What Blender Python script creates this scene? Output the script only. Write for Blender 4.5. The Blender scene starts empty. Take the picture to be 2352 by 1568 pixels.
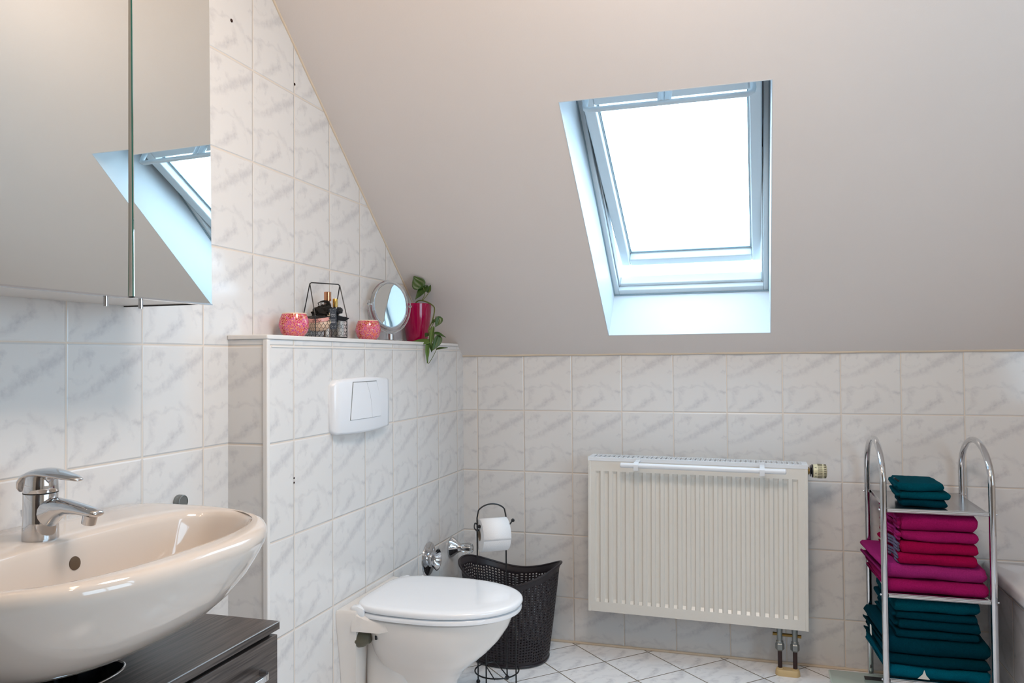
import bpy, bmesh, math, random
from mathutils import Vector, Matrix, noise
random.seed(7)
PI = math.pi
scn = bpy.context.scene

# ------------------------------------------------------------------ camera
cd = bpy.data.cameras.new('camera'); cam = bpy.data.objects.new('camera', cd)
scn.collection.objects.link(cam); scn.camera = cam
cd.sensor_width = 36.0; cd.lens = 1817.758 * 36.0 / 2352.0
cd.clip_start = 0.02; cd.clip_end = 60
R_ = Vector((0.95611443, 0.29287209, -0.00843401)); U_ = Vector((0.01482411, -0.0196061, 0.99969788)); F_ = Vector((-0.29261825, 0.95595059, 0.02308724))
m = Matrix.Identity(4)
for i in range(3):
    m[i][0] = R_[i]; m[i][1] = U_[i]; m[i][2] = -F_[i]
m.translation = Vector((1.16529, -3.10404, 1.12710))
cam.matrix_world = m

# ------------------------------------------------------------------ world: bright overcast sky
w = bpy.data.worlds.new('overcast_sky'); scn.world = w; w.use_nodes = True
bgn = w.node_tree.nodes['Background']
bgn.inputs['Color'].default_value = (0.57, 0.79, 1.0, 1); bgn.inputs['Strength'].default_value = 6.6

# ------------------------------------------------------------------ lamps (warm ceiling spots of the room, added fill lamp) and daylight portals
def area(name, loc, rot, sx, sy, power, col, portal=False):
    l = bpy.data.lights.new(name, 'AREA'); l.shape = 'RECTANGLE'; l.size = sx; l.size_y = sy
    l.energy = power; l.color = col
    if portal: l.cycles.is_portal = True
    o = bpy.data.objects.new(name, l); scn.collection.objects.link(o); o.location = loc; o.rotation_euler = rot
    return o
SPOTS = [(0.45, -2.05), (0.75, -2.25), (1.05, -2.45)]
SPOT_POWER = 5.0
for i, (x, y) in enumerate(SPOTS):
    l = bpy.data.lights.new('spot_bulb_light', 'POINT'); l.energy = SPOT_POWER; l.color = (1.0, 0.68, 0.40); l.shadow_soft_size = 0.03
    o = bpy.data.objects.new('spot_bulb_light', l); scn.collection.objects.link(o); o.location = (x, y, 2.22)
lp_ = bpy.data.lights.new('added_fill_light', 'AREA'); lp_.shape = 'DISK'; lp_.size = 0.42; lp_.energy = 14.5; lp_.color = (1.0, 0.87, 0.78)  # unseen fill lamp, added to brighten the slope and left wall
lo_ = bpy.data.objects.new('added_fill_light', lp_); scn.collection.objects.link(lo_); lo_.location = (1.05, -1.80, 2.315)
# portals: skylight (normal of slope) and the side window
area('skylight_portal', (0.927, -0.20, 1.86), (0.6981, 0, 0), 0.7, 1.2, 1, (1, 1, 1), True)
area('side_window_portal', (2.80, -2.40, 1.35), (0, PI/2, 0), 1.15, 1.45, 1, (1, 1, 1), True)

# ------------------------------------------------------------------ exposure
vs = scn.view_settings
vs.view_transform = 'Standard'; vs.look = 'None'; vs.gamma = 1; vs.use_curve_mapping = False
vs.exposure = 0.20

# ================================================================== helpers
C = scn.collection
def srgb(h):
    if isinstance(h, str):
        h = h.lstrip('#'); c = [int(h[i:i+2], 16)/255 for i in (0, 2, 4)]
    else: c = list(h)
    return tuple(((x/12.92) if x <= 0.04045 else ((x+0.055)/1.055)**2.4) for x in c) + (1,)

def nd(nt, t, **kw):
    n = nt.nodes.new(t)
    for k, v in kw.items(): setattr(n, k, v)
    return n
def mth(nt, op, a, b=None, c=None, clamp=False):
    n = nt.nodes.new('ShaderNodeMath'); n.operation = op; n.use_clamp = clamp
    for i, v in enumerate((a, b, c)):
        if v is None: continue
        if isinstance(v, (int, float)): n.inputs[i].default_value = v
        else: nt.links.new(v, n.inputs[i])
    return n.outputs[0]
def mixc(nt, f, a, b):
    n = nt.nodes.new('ShaderNodeMix'); n.data_type = 'RGBA'
    for s, v in ((0, f), (6, a), (7, b)):
        if isinstance(v, (int, float)): n.inputs[s].default_value = v
        elif isinstance(v, tuple): n.inputs[s].default_value = v
        else: nt.links.new(v, n.inputs[s])
    return n.outputs[2]

def mat(name, col, rough=0.5, metal=0.0, var=0.04, vscale=30, bump=0.0, bscale=200, coat=0.0, spec=0.5, trans=0.0, ior=1.45, alpha=1.0, sheen=0.0):
    m = bpy.data.materials.new(name); m.use_nodes = True
    nt = m.node_tree; b = nt.nodes['Principled BSDF']
    tc = nd(nt, 'ShaderNodeTexCoord'); nz = nd(nt, 'ShaderNodeTexNoise'); nz.inputs['Scale'].default_value = vscale; nz.inputs['Detail'].default_value = 3
    nt.links.new(tc.outputs['Object'], nz.inputs['Vector'])
    c = srgb(col) if isinstance(col, str) else tuple(col) + ((1,) if len(col) == 3 else ())
    dark = tuple(x*(1-var*2) for x in c[:3]) + (1,)
    nt.links.new(mixc(nt, nz.outputs['Fac'], dark, c), b.inputs['Base Color'])
    b.inputs['Roughness'].default_value = rough; b.inputs['Metallic'].default_value = metal
    b.inputs['Coat Weight'].default_value = coat; b.inputs['Coat Roughness'].default_value = 0.05
    b.inputs['Specular IOR Level'].default_value = spec
    b.inputs['Transmission Weight'].default_value = trans; b.inputs['IOR'].default_value = ior; b.inputs['Alpha'].default_value = alpha
    if sheen: b.inputs['Sheen Weight'].default_value = sheen; b.inputs['Sheen Roughness'].default_value = 0.5
    if bump:
        n2 = nd(nt, 'ShaderNodeTexNoise'); n2.inputs['Scale'].default_value = bscale; n2.inputs['Detail'].default_value = 4
        nt.links.new(tc.outputs['Object'], n2.inputs['Vector'])
        bp = nd(nt, 'ShaderNodeBump'); bp.inputs['Strength'].default_value = bump; bp.inputs['Distance'].default_value = 0.002
        nt.links.new(n2.outputs['Fac'], bp.inputs['Height']); nt.links.new(bp.outputs['Normal'], b.inputs['Normal'])
    return m

VEINS = [  # strokes of the printed marble pattern, in tile fractions: x0, y0, x1, y1, half width (m), strength
    (1.0, 0.97, 0.78, 0.80, 0.017, 0.85), (0.78, 0.80, 0.55, 0.76, 0.013, 0.8), (0.55, 0.76, 0.44, 0.66, 0.012, 0.55), (0.44, 0.66, 0.27, 0.60, 0.009, 0.6), (0.27, 0.60, 0.04, 0.55, 0.010, 0.45),
    (0.52, 0.78, 0.46, 0.85, 0.007, 0.6), (0.10, 0.80, 0.18, 0.91, 0.005, 0.55), (0.18, 0.91, 0.33, 0.92, 0.007, 0.6), (0.24, 0.92, 0.26, 0.84, 0.005, 0.4), (0.74, 0.97, 0.70, 0.90, 0.004, 0.4),
    (0.03, 0.36, 0.20, 0.31, 0.012, 0.55), (0.03, 0.36, 0.22, 0.39, 0.007, 0.5), (0.22, 0.39, 0.60, 0.40, 0.005, 0.4), (0.12, 0.32, 0.14, 0.16, 0.008, 0.4), (0.14, 0.16, 0.03, 0.07, 0.006, 0.6),
    (0.59, 0.30, 0.58, 0.18, 0.010, 0.75), (0.58, 0.18, 0.42, 0.12, 0.012, 0.8), (0.42, 0.12, 0.22, 0.05, 0.012, 0.6), (0.62, 0.47, 0.80, 0.36, 0.011, 0.4), (0.80, 0.36, 0.84, 0.24, 0.006, 0.35),
    (0.88, 0.31, 0.97, 0.28, 0.006, 0.7), (0.90, 0.62, 0.98, 0.59, 0.004, 0.7), (0.05, 0.70, 0.30, 0.72, 0.004, 0.3)]
def tile_mat(name, ua, va, uo, vo, tw, th, rot=0.0, grout='#d9cdc0', base='#dcdad8', vein='#9c9aa2', gw=0.0016, bev=0.005, rough=0.12, veinamt=0.60, bumpd=0.0016):
    """marbled glazed tile on a grid; ua/va = world axis index for the two surface directions"""
    m = bpy.data.materials.new(name); m.use_nodes = True; nt = m.node_tree; b = nt.nodes['Principled BSDF']
    tc = nd(nt, 'ShaderNodeTexCoord'); sp = nd(nt, 'ShaderNodeSeparateXYZ'); nt.links.new(tc.outputs['Object'], sp.inputs[0])
    u, v = sp.outputs[ua], sp.outputs[va]
    u = mth(nt, 'SUBTRACT', u, uo); v = mth(nt, 'SUBTRACT', v, vo)
    if rot:
        cu, su = math.cos(rot), math.sin(rot)
        u2 = mth(nt, 'ADD', mth(nt, 'MULTIPLY', u, cu), mth(nt, 'MULTIPLY', v, su))
        v2 = mth(nt, 'SUBTRACT', mth(nt, 'MULTIPLY', v, cu), mth(nt, 'MULTIPLY', u, su)); u, v = u2, v2
    def loc(x, s):
        f = mth(nt, 'FRACT', mth(nt, 'DIVIDE', x, s))
        return mth(nt, 'MULTIPLY', f, s), mth(nt, 'FLOOR', mth(nt, 'DIVIDE', x, s))
    lu, iu = loc(u, tw); lv, iv = loc(v, th)
    du = mth(nt, 'MINIMUM', lu, mth(nt, 'SUBTRACT', tw, lu)); dv = mth(nt, 'MINIMUM', lv, mth(nt, 'SUBTRACT', th, lv))
    d = mth(nt, 'MINIMUM', du, dv)
    g = mth(nt, 'GREATER_THAN', d, gw)           # 1 on tile
    # edge pillow for the bevel
    mr = nd(nt, 'ShaderNodeMapRange'); mr.interpolation_type = 'SMOOTHSTEP'
    nt.links.new(d, mr.inputs[0]); mr.inputs[1].default_value = gw*0.6; mr.inputs[2].default_value = bev; mr.inputs[3].default_value = 0; mr.inputs[4].default_value = 1
    # marble print: the same print on every tile (two prints, picked per tile)
    cb = nd(nt, 'ShaderNodeCombineXYZ')
    alt = mth(nt, 'MULTIPLY', mth(nt, 'MODULO', mth(nt, 'ABSOLUTE', iu), 2), 0.0)
    nt.links.new(lu, cb.inputs[0]); nt.links.new(lv, cb.inputs[1]); nt.links.new(alt, cb.inputs[2])
    nzc = nd(nt, 'ShaderNodeTexNoise'); nzc.inputs['Scale'].default_value = 14; nzc.inputs['Detail'].default_value = 6; nzc.inputs['Roughness'].default_value = 0.62
    nt.links.new(cb.outputs[0], nzc.inputs['Vector'])
    vs1 = nd(nt, 'ShaderNodeVectorMath', operation='SUBTRACT'); nt.links.new(nzc.outputs['Color'], vs1.inputs[0]); vs1.inputs[1].default_value = (0.5, 0.5, 0.5)
    vs2 = nd(nt, 'ShaderNodeVectorMath', operation='SCALE'); nt.links.new(vs1.outputs[0], vs2.inputs[0]); vs2.inputs['Scale'].default_value = 0.085
    vs3 = nd(nt, 'ShaderNodeVectorMath', operation='ADD'); nt.links.new(cb.outputs[0], vs3.inputs[0]); nt.links.new(vs2.outputs[0], vs3.inputs[1])
    flat = nd(nt, 'ShaderNodeVectorMath', operation='MULTIPLY'); nt.links.new(vs3.outputs[0], flat.inputs[0]); flat.inputs[1].default_value = (1, 1, 0)
    P_ = flat.outputs[0]
    def vm(op, a, b_=None):
        n = nt.nodes.new('ShaderNodeVectorMath'); n.operation = op
        for i, v_ in enumerate((a, b_)):
            if v_ is None: continue
            if isinstance(v_, tuple): n.inputs[i].default_value = v_
            else: nt.links.new(v_, n.inputs[i])
        return n
    nB = nd(nt, 'ShaderNodeTexNoise'); nB.inputs['Scale'].default_value = 45; nB.inputs['Detail'].default_value = 6; nB.inputs['Roughness'].default_value = 0.7
    nt.links.new(cb.outputs[0], nB.inputs['Vector'])
    grain = mth(nt, 'MULTIPLY', mth(nt, 'SUBTRACT', nB.outputs['Fac'], 0.33, clamp=True), 3.2, clamp=True)
    total = None
    for (x0, y0, x1, y1, wd, am) in VEINS:
        ax, ay, bx, by = x0*tw, y0*th, x1*tw, y1*th; dx, dy = bx-ax, by-ay; L2 = dx*dx+dy*dy
        pa = vm('SUBTRACT', P_, (ax, ay, 0)).outputs[0]
        t_ = mth(nt, 'DIVIDE', vm('DOT_PRODUCT', pa, (dx, dy, 0)).outputs['Value'], L2, clamp=True)
        sc1 = nt.nodes.new('ShaderNodeVectorMath'); sc1.operation = 'SCALE'; sc1.inputs[0].default_value = (dx, dy, 0); nt.links.new(t_, sc1.inputs['Scale'])
        dd = vm('DISTANCE', pa, sc1.outputs[0]).outputs['Value']
        k_ = mth(nt, 'MULTIPLY', mth(nt, 'SUBTRACT', 1.0, mth(nt, 'DIVIDE', dd, wd*1.35), clamp=True), am)
        total = k_ if total is None else mth(nt, 'MAXIMUM', total, k_)
    soft = mth(nt, 'MULTIPLY', total, mth(nt, 'ADD', mth(nt, 'MULTIPLY', grain, 0.8), 0.2))
    vv = mth(nt, 'MULTIPLY', soft, veinamt, clamp=True)
    tile = mixc(nt, vv, srgb(base), srgb(vein))
    nt.links.new(mixc(nt, g, srgb(grout), tile), b.inputs['Base Color'])
    r = mth(nt, 'SUBTRACT', 0.75, mth(nt, 'MULTIPLY', g, 0.75-rough)); nt.links.new(r, b.inputs['Roughness'])
    bp = nd(nt, 'ShaderNodeBump'); bp.inputs['Strength'].default_value = 1.0; bp.inputs['Distance'].default_value = bumpd
    wv = nd(nt, 'ShaderNodeTexNoise'); wv.inputs['Scale'].default_value = 9; nt.links.new(tc.outputs['Object'], wv.inputs['Vector'])
    h = mth(nt, 'ADD', mr.outputs[0], mth(nt, 'MULTIPLY', wv.outputs['Fac'], 0.35))
    nt.links.new(h, bp.inputs['Height']); nt.links.new(bp.outputs['Normal'], b.inputs['Normal'])
    return m

def obj(name, bm, mt, parent=None, smooth=35, bevel=0, bseg=2, sub=0, recalc=True):
    if recalc: bmesh.ops.recalc_face_normals(bm, faces=bm.faces)
    me = bpy.data.meshes.new(name); bm.to_mesh(me); bm.free()
    for x in (mt if isinstance(mt, (list, tuple)) else [mt]): me.materials.append(x)
    if smooth:
        me.shade_smooth()
        me.set_sharp_from_angle(angle=math.radians(smooth))
    o = bpy.data.objects.new(name, me); C.objects.link(o)
    if bevel:
        md = o.modifiers.new('b', 'BEVEL'); md.width = bevel; md.segments = bseg; md.limit_method = 'ANGLE'; md.angle_limit = math.radians(40)
        md.harden_normals = False
    if sub:
        md = o.modifiers.new('s', 'SUBSURF'); md.levels = sub; md.render_levels = sub
    if parent: o.parent = parent
    return o
def tag(o, label=None, cat=None, group=None, kind=None):
    if label: o['label'] = label
    if cat: o['category'] = cat
    if group: o['group'] = group
    if kind: o['kind'] = kind
    return o
def thing(name, label, cat, loc=(0, 0, 0), rz=0, group=None, kind=None):
    o = bpy.data.objects.new(name, None); C.objects.link(o); o.location = loc; o.rotation_euler = (0, 0, rz)
    o.empty_display_size = 0.05
    return tag(o, label, cat, group, kind)
def struct(name, bm, mt, parent=None, **kw):
    o = obj(name, bm, mt, parent, **kw)
    if not parent: o['kind'] = 'structure'
    return o
def dup(root, loc=None, rz=None, label=None):
    r = root.copy(); C.objects.link(r)
    if loc is not None: r.location = loc
    if rz is not None: r.rotation_euler = (0, 0, rz)
    if label: r['label'] = label
    for ch in list(root.children):
        c = ch.copy(); C.objects.link(c); c.parent = r
        for g in list(ch.children):
            d = g.copy(); C.objects.link(d); d.parent = c
    return r
def BM(): return bmesh.new()
def quad(bm, *pts):
    return bm.faces.new([bm.verts.new(p) for p in pts])
def box(bm, x0, x1, y0, y1, z0, z1, M=None):
    vs_ = [bm.verts.new((x, y, z)) for z in (z0, z1) for y in (y0, y1) for x in (x0, x1)]
    for f in ((0, 2, 3, 1), (4, 5, 7, 6), (0, 1, 5, 4), (2, 6, 7, 3), (0, 4, 6, 2), (1, 3, 7, 5)):
        bm.faces.new([vs_[i] for i in f])
    if M is not None:
        for v in vs_: v.co = M @ v.co
    return vs_
def loft(bm, rings, cap0=True, cap1=True, closed=True):
    rs = [[bm.verts.new(p) for p in r] for r in rings]
    n = len(rs[0])
    for a, b in zip(rs, rs[1:]):
        for i in range(n if closed else n-1):
            j = (i+1) % n
            bm.faces.new((a[i], a[j], b[j], b[i]))
    if cap0: bm.faces.new(rs[0][::-1])
    if cap1: bm.faces.new(rs[-1])
    return rs
def lathe(bm, prof, seg=32, c=(0, 0, 0), M=None, cap=True, closed=False):
    rings = []
    for r, z in prof:
        ring = [Vector((r*math.cos(2*PI*i/seg), r*math.sin(2*PI*i/seg), z)) for i in range(seg)]
        if M is not None: ring = [M @ p for p in ring]
        rings.append([p + Vector(c) for p in ring])
    rs = loft(bm, rings, cap and not closed, cap and not closed)
    if closed:
        for i in range(seg):
            j = (i+1) % seg; bm.faces.new((rs[-1][i], rs[-1][j], rs[0][j], rs[0][i]))
def frames(pts):
    T = []
    for i in range(len(pts)):
        a = pts[max(0, i-1)]; b = pts[min(len(pts)-1, i+1)]; T.append((b-a).normalized())
    up = Vector((0, 0, 1)) if abs(T[0].z) < 0.9 else Vector((1, 0, 0))
    N = (up - T[0]*up.dot(T[0])).normalized(); out = []
    for t in T:
        N = (N - t*N.dot(t)).normalized(); out.append((t, N, t.cross(N)))
    return out
def tube(bm, pts, r, seg=10, cyc=False, cap=True):
    pts = [Vector(p) for p in pts]
    if cyc:
        n = len(pts); fr = frames([pts[-1]] + pts + [pts[0]])[1:-1]
    else: fr = frames(pts)
    rings = []
    for i, (p, (t, a, b)) in enumerate(zip(pts, fr)):
        rr = r[i] if isinstance(r, (list, tuple)) else r
        rings.append([p + a*rr*math.cos(2*PI*k/seg) + b*rr*math.sin(2*PI*k/seg) for k in range(seg)])
    rs = loft(bm, rings, cap and not cyc, cap and not cyc)
    if cyc:
        for i in range(seg):
            j = (i+1) % seg; bm.faces.new((rs[-1][i], rs[-1][j], rs[0][j], rs[0][i]))
def spline(pts, n=8):
    pts = [Vector(p) for p in pts]; P = [pts[0]*2-pts[1]] + pts + [pts[-1]*2-pts[-2]]; out = []
    for i in range(1, len(P)-2):
        for k in range(n):
            t = k/n; a, b, c, d = P[i-1], P[i], P[i+1], P[i+2]
            out.append(0.5*((2*b) + (c-a)*t + (2*a-5*b+4*c-d)*t*t + (3*b-a-3*c+d)*t**3))
    out.append(pts[-1]); return out
def arc(c, r, a0, a1, n, ax=Vector((1, 0, 0)), ay=Vector((0, 0, 1))):
    return [Vector(c) + ax*r*math.cos(a0+(a1-a0)*i/n) + ay*r*math.sin(a0+(a1-a0)*i/n) for i in range(n+1)]
def sph(bm, c, r, seg=14):
    bmesh.ops.create_uvsphere(bm, u_segments=seg, v_segments=max(6, seg//2+1), radius=r, matrix=Matrix.Translation(c))
def se(t, n):
    c, s = math.cos(t), math.sin(t)
    return math.copysign(abs(c)**(2/n), c), math.copysign(abs(s)**(2/n), s)
RX = Matrix.Rotation
def rotm(z, to):   # matrix taking +Z to given direction
    return Vector(to).to_track_quat('Z', 'Y').to_matrix()

# ================================================================== materials
M = {}
XL = -0.1137; H = 0.2477; Z1 = 0.9198
M['tile_back'] = tile_mat('marbled_tile_back', 0, 2, 0.063, Z1, 0.2, H)
M['tile_left'] = tile_mat('marbled_tile_left', 1, 2, -0.0867, Z1, 0.2, H)
M['tile_box'] = tile_mat('marbled_tile_box', 1, 2, -0.0709, Z1, 0.2, H)
M['tile_boxside'] = tile_mat('marbled_tile_box_side', 0, 2, -0.1537, Z1, 0.2, H)
M['tile_ledge'] = tile_mat('marbled_tile_ledge', 1, 0, -0.0709, -0.16, 0.2, 0.25)
M['floor'] = tile_mat('marbled_floor_tile', 0, 1, 0.4735, -0.018, 0.2003, 0.2003, rot=PI/4, grout='#7d7466', base='#f7f7f8', vein='#b4b4bc', gw=0.0022, bev=0.004, rough=0.18, veinamt=0.8, bumpd=0.0006)
M['tile_tub'] = tile_mat('marbled_tile_tub', 1, 2, -0.075, 0.120, 0.2, H, base='#d0d2d8')
M['plaster'] = mat('painted_plaster', '#e0d8d3', 0.85, var=0.02, vscale=3, bump=0.12, bscale=260)
M['ceil'] = mat('painted_plaster_flat', '#d9d3cc', 0.85, var=0.02, vscale=3)
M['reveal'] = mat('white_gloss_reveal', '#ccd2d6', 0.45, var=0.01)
M['winwhite'] = mat('white_window_paint', '#ced6da', 0.3, var=0.01)
M['gap_strip'] = mat('grey_rubber_gasket', '#5d5a5c', 0.6)
M['caulk'] = mat('cream_caulk', '#d9c8b2', 0.6)
M['trim'] = mat('white_tile_trim', '#e2dfdc', 0.2, var=0.01)
M['ceramic'] = mat('white_ceramic', '#e4dfda', 0.08, var=0.01, coat=0.4)
M['sinkceramic'] = mat('cream_ceramic', '#d0c6bd', 0.07, var=0.01, coat=0.5)
M['lid'] = mat('white_seat_plastic', '#eef1f5', 0.10, var=0.01, coat=0.3)
M['plastic'] = mat('white_plastic', '#e4e6ea', 0.15, var=0.01)
M['chrome'] = mat('chrome', (0.66, 0.67, 0.69), 0.05, 1.0, var=0.02)
M['chrome2'] = mat('brushed_chrome', (0.70, 0.70, 0.71), 0.16, 1.0, var=0.03)
M['steel'] = mat('dull_steel', '#8d9190', 0.4, 0.8, var=0.06)
M['mirror'] = mat('mirror_glass', (0.80, 0.82, 0.80), 0.0, 1.0, var=0.0)
M['mirredge'] = mat('green_glass_edge', '#4f8f86', 0.1)
M['cabwhite'] = mat('white_cabinet_laminate', '#d9d6d2', 0.3)
M['darkgap'] = mat('dark_filler', '#2a2623', 0.5)  # also stands in for shade in the door and faucet gaps
M['rad'] = mat('cream_radiator_enamel', '#d9d5cd', 0.28, var=0.015)
M['radw'] = mat('white_radiator_enamel', '#dde0e4', 0.25, var=0.01)
M['black'] = mat('black_wire', '#17171a', 0.35)
M['blackpl'] = mat('black_plastic', '#1d1c20', 0.4)
M['basket'] = mat('dark_brown_wicker_plastic', '#262025', 0.42, var=0.1, vscale=120)
M['paper'] = mat('tissue_paper', '#e9e9ea', 0.95, var=0.02, vscale=200, bump=0.4, bscale=500)
M['card'] = mat('cardboard_tube', '#a79b8e', 0.9)
M['valve'] = mat('aged_cream_plastic', '#d6cfae', 0.35, var=0.05)
M['brass'] = mat('brass', '#8c7240', 0.35, 0.9, var=0.1)
M['rust'] = mat('brown_painted_pipe', '#3a2420', 0.5, var=0.2, vscale=120)
M['cream'] = mat('cream_pipe_cover', '#d3b989', 0.45, var=0.04)
M['glassclear'] = mat('clear_glass', (0.95, 0.97, 0.98), 0.02, trans=1.0, var=0.0)
M['acrylic'] = mat('clear_acrylic', (0.93, 0.95, 0.96), 0.04, trans=0.92, ior=1.3, var=0.0)
M['potm'] = mat('magenta_glazed_pot', '#96003f', 0.12, var=0.08, vscale=60, coat=0.3)
M['leaf'] = mat('green_leaf', '#3c5a20', 0.35, var=0.25, vscale=60)
M['leaf2'] = mat('light_green_leaf', '#5c7a38', 0.4, var=0.15, vscale=60)
M['stem'] = mat('green_stem', '#63692f', 0.5, var=0.1)
M['scale'] = mat('frosted_green_glass', '#b9cdc3', 0.12, var=0.01, coat=0.5)
M['olive'] = mat('olive_cap_plastic', '#5b5849', 0.35)
M['tubm'] = mat('white_bath_acrylic', '#dcdce0', 0.15, var=0.01)
M['softwhite'] = mat('white_care_label', '#dcdcd6', 0.8)
M['copper'] = mat('copper_cap', '#d69872', 0.2, 0.9, var=0.03)
M['gold'] = mat('gold_cap', '#c9a25c', 0.2, 0.9, var=0.03)
M['skin'] = mat('peach_cream', '#e2c6ae', 0.4)
M['pinkglass'] = mat('pink_tinted_glass', '#d79c94', 0.15)
M['tag'] = mat('slate_card_tag', '#3f4853', 0.7)
M['tagink'] = mat('white_ink', '#cfd4da', 0.7)
M['jarlid'] = mat('dark_printed_lid', '#2c2623', 0.4)
M['tulle'] = mat('black_tulle', '#15120f', 0.75)
M['ribbon'] = mat('black_satin_ribbon', '#1d2229', 0.3)
M['rope'] = mat('cream_twine', '#d6c8ae', 0.8)
M['hole'] = mat('dark_drill_hole', '#2d1408', 0.9)
M['soil'] = mat('dark_potting_soil', '#2c2018', 0.95)

def towel_mat(name, col, dk):
    m = mat(name, col, 1.0, var=0.28, vscale=320, bump=1.0, bscale=700, spec=0.05)
    return m
M['teal'] = towel_mat('teal_terry', '#00505f', 0.2)
M['teal2'] = towel_mat('petrol_terry', '#003c4b', 0.2)
M['teal3'] = towel_mat('bright_teal_terry', '#006880', 0.2)
M['pink1'] = towel_mat('magenta_terry', '#b01c66', 0.2)
M['pink2'] = towel_mat('raspberry_terry', '#ae0f4c', 0.2)
M['pink3'] = towel_mat('orchid_pink_terry', '#b22e7c', 0.2)
M['greyband'] = towel_mat('grey_mauve_border', '#77708c', 0.2)

def wood_mat():
    m = bpy.data.materials.new('dark_grained_wood'); m.use_nodes = True; nt = m.node_tree; b = nt.nodes['Principled BSDF']
    tc = nd(nt, 'ShaderNodeTexCoord'); mp = nd(nt, 'ShaderNodeMapping'); mp.inputs['Scale'].default_value = (140, 4, 140)
    nz = nd(nt, 'ShaderNodeTexNoise'); nz.inputs['Scale'].default_value = 1.6; nz.inputs['Detail'].default_value = 5; nz.inputs['Distortion'].default_value = 0.4
    nt.links.new(tc.outputs['Object'], mp.inputs[0]); nt.links.new(mp.outputs[0], nz.inputs['Vector'])
    cr = nd(nt, 'ShaderNodeValToRGB'); cr.color_ramp.elements[0].position = 0.35; cr.color_ramp.elements[0].color = srgb('#2a2523'); cr.color_ramp.elements[1].position = 0.72; cr.color_ramp.elements[1].color = srgb('#655b56')
    nt.links.new(nz.outputs['Fac'], cr.inputs[0]); nt.links.new(cr.outputs[0], b.inputs['Base Color'])
    b.inputs['Roughness'].default_value = 0.32
    bp = nd(nt, 'ShaderNodeBump'); bp.inputs['Strength'].default_value = 0.25; bp.inputs['Distance'].default_value = 0.0006
    nt.links.new(nz.outputs['Fac'], bp.inputs['Height']); nt.links.new(bp.outputs['Normal'], b.inputs['Normal'])
    return m
M['wood'] = wood_mat()
def mosaic_mat():
    m = bpy.data.materials.new('pink_crackle_mosaic'); m.use_nodes = True; nt = m.node_tree; b = nt.nodes['Principled BSDF']
    tc = nd(nt, 'ShaderNodeTexCoord')
    v1 = nd(nt, 'ShaderNodeTexVoronoi'); v1.inputs['Scale'].default_value = 190
    v2 = nd(nt, 'ShaderNodeTexVoronoi'); v2.feature = 'DISTANCE_TO_EDGE'; v2.inputs['Scale'].default_value = 190
    n = nd(nt, 'ShaderNodeTexNoise'); n.inputs['Scale'].default_value = 26
    for k in (v1, v2, n): nt.links.new(tc.outputs['Object'], k.inputs['Vector'])
    sp = nd(nt, 'ShaderNodeSeparateColor'); nt.links.new(v1.outputs['Color'], sp.inputs[0])
    cr = nd(nt, 'ShaderNodeValToRGB'); e = cr.color_ramp.elements
    e[0].position = 0.0; e[0].color = srgb('#b01830'); e[1].position = 1.0; e[1].color = srgb('#e0607c')
    for p, c in ((0.25, '#9e1226'), (0.45, '#cc3a72'), (0.65, '#bb4c98'), (0.85, '#dd5c48')):
        k = e.new(p); k.color = srgb(c)
    f = mth(nt, 'ADD', mth(nt, 'MULTIPLY', mth(nt, 'SUBTRACT', sp.outputs[0], 0.5), 0.42), mth(nt, 'ADD', mth(nt, 'MULTIPLY', mth(nt, 'SUBTRACT', n.outputs['Fac'], 0.5), 2.2), 0.5), clamp=True)
    nt.links.new(f, cr.inputs[0])
    edge = mth(nt, 'LESS_THAN', v2.outputs['Distance'], 0.05)
    nt.links.new(mixc(nt, edge, cr.outputs[0], srgb('#ebb684')), b.inputs['Base Color'])
    b.inputs['Roughness'].default_value = 0.12
    return m
M['mosaic'] = mosaic_mat()
def perforated_mat():
    m = bpy.data.materials.new('perforated_chrome_sheet'); m.use_nodes = True; nt = m.node_tree; b = nt.nodes['Principled BSDF']
    tc = nd(nt, 'ShaderNodeTexCoord'); sp = nd(nt, 'ShaderNodeSeparateXYZ'); nt.links.new(tc.outputs['Object'], sp.inputs[0])
    s = 0.0055
    fx = mth(nt, 'SUBTRACT', mth(nt, 'FRACT', mth(nt, 'DIVIDE', mth(nt, 'ADD', sp.outputs[0], sp.outputs[1]), s)), 0.5)
    fy = mth(nt, 'SUBTRACT', mth(nt, 'FRACT', mth(nt, 'DIVIDE', mth(nt, 'SUBTRACT', sp.outputs[0], sp.outputs[1]), s)), 0.5)
    r = mth(nt, 'SQRT', mth(nt, 'ADD', mth(nt, 'MULTIPLY', fx, fx), mth(nt, 'MULTIPLY', fy, fy)))
    b.inputs['Base Color'].default_value = (0.6, 0.6, 0.61, 1); b.inputs['Metallic'].default_value = 1; b.inputs['Roughness'].default_value = 0.2
    nt.links.new(mth(nt, 'GREATER_THAN', r, 0.27), b.inputs['Alpha'])
    return m
M['perf'] = perforated_mat()

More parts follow.
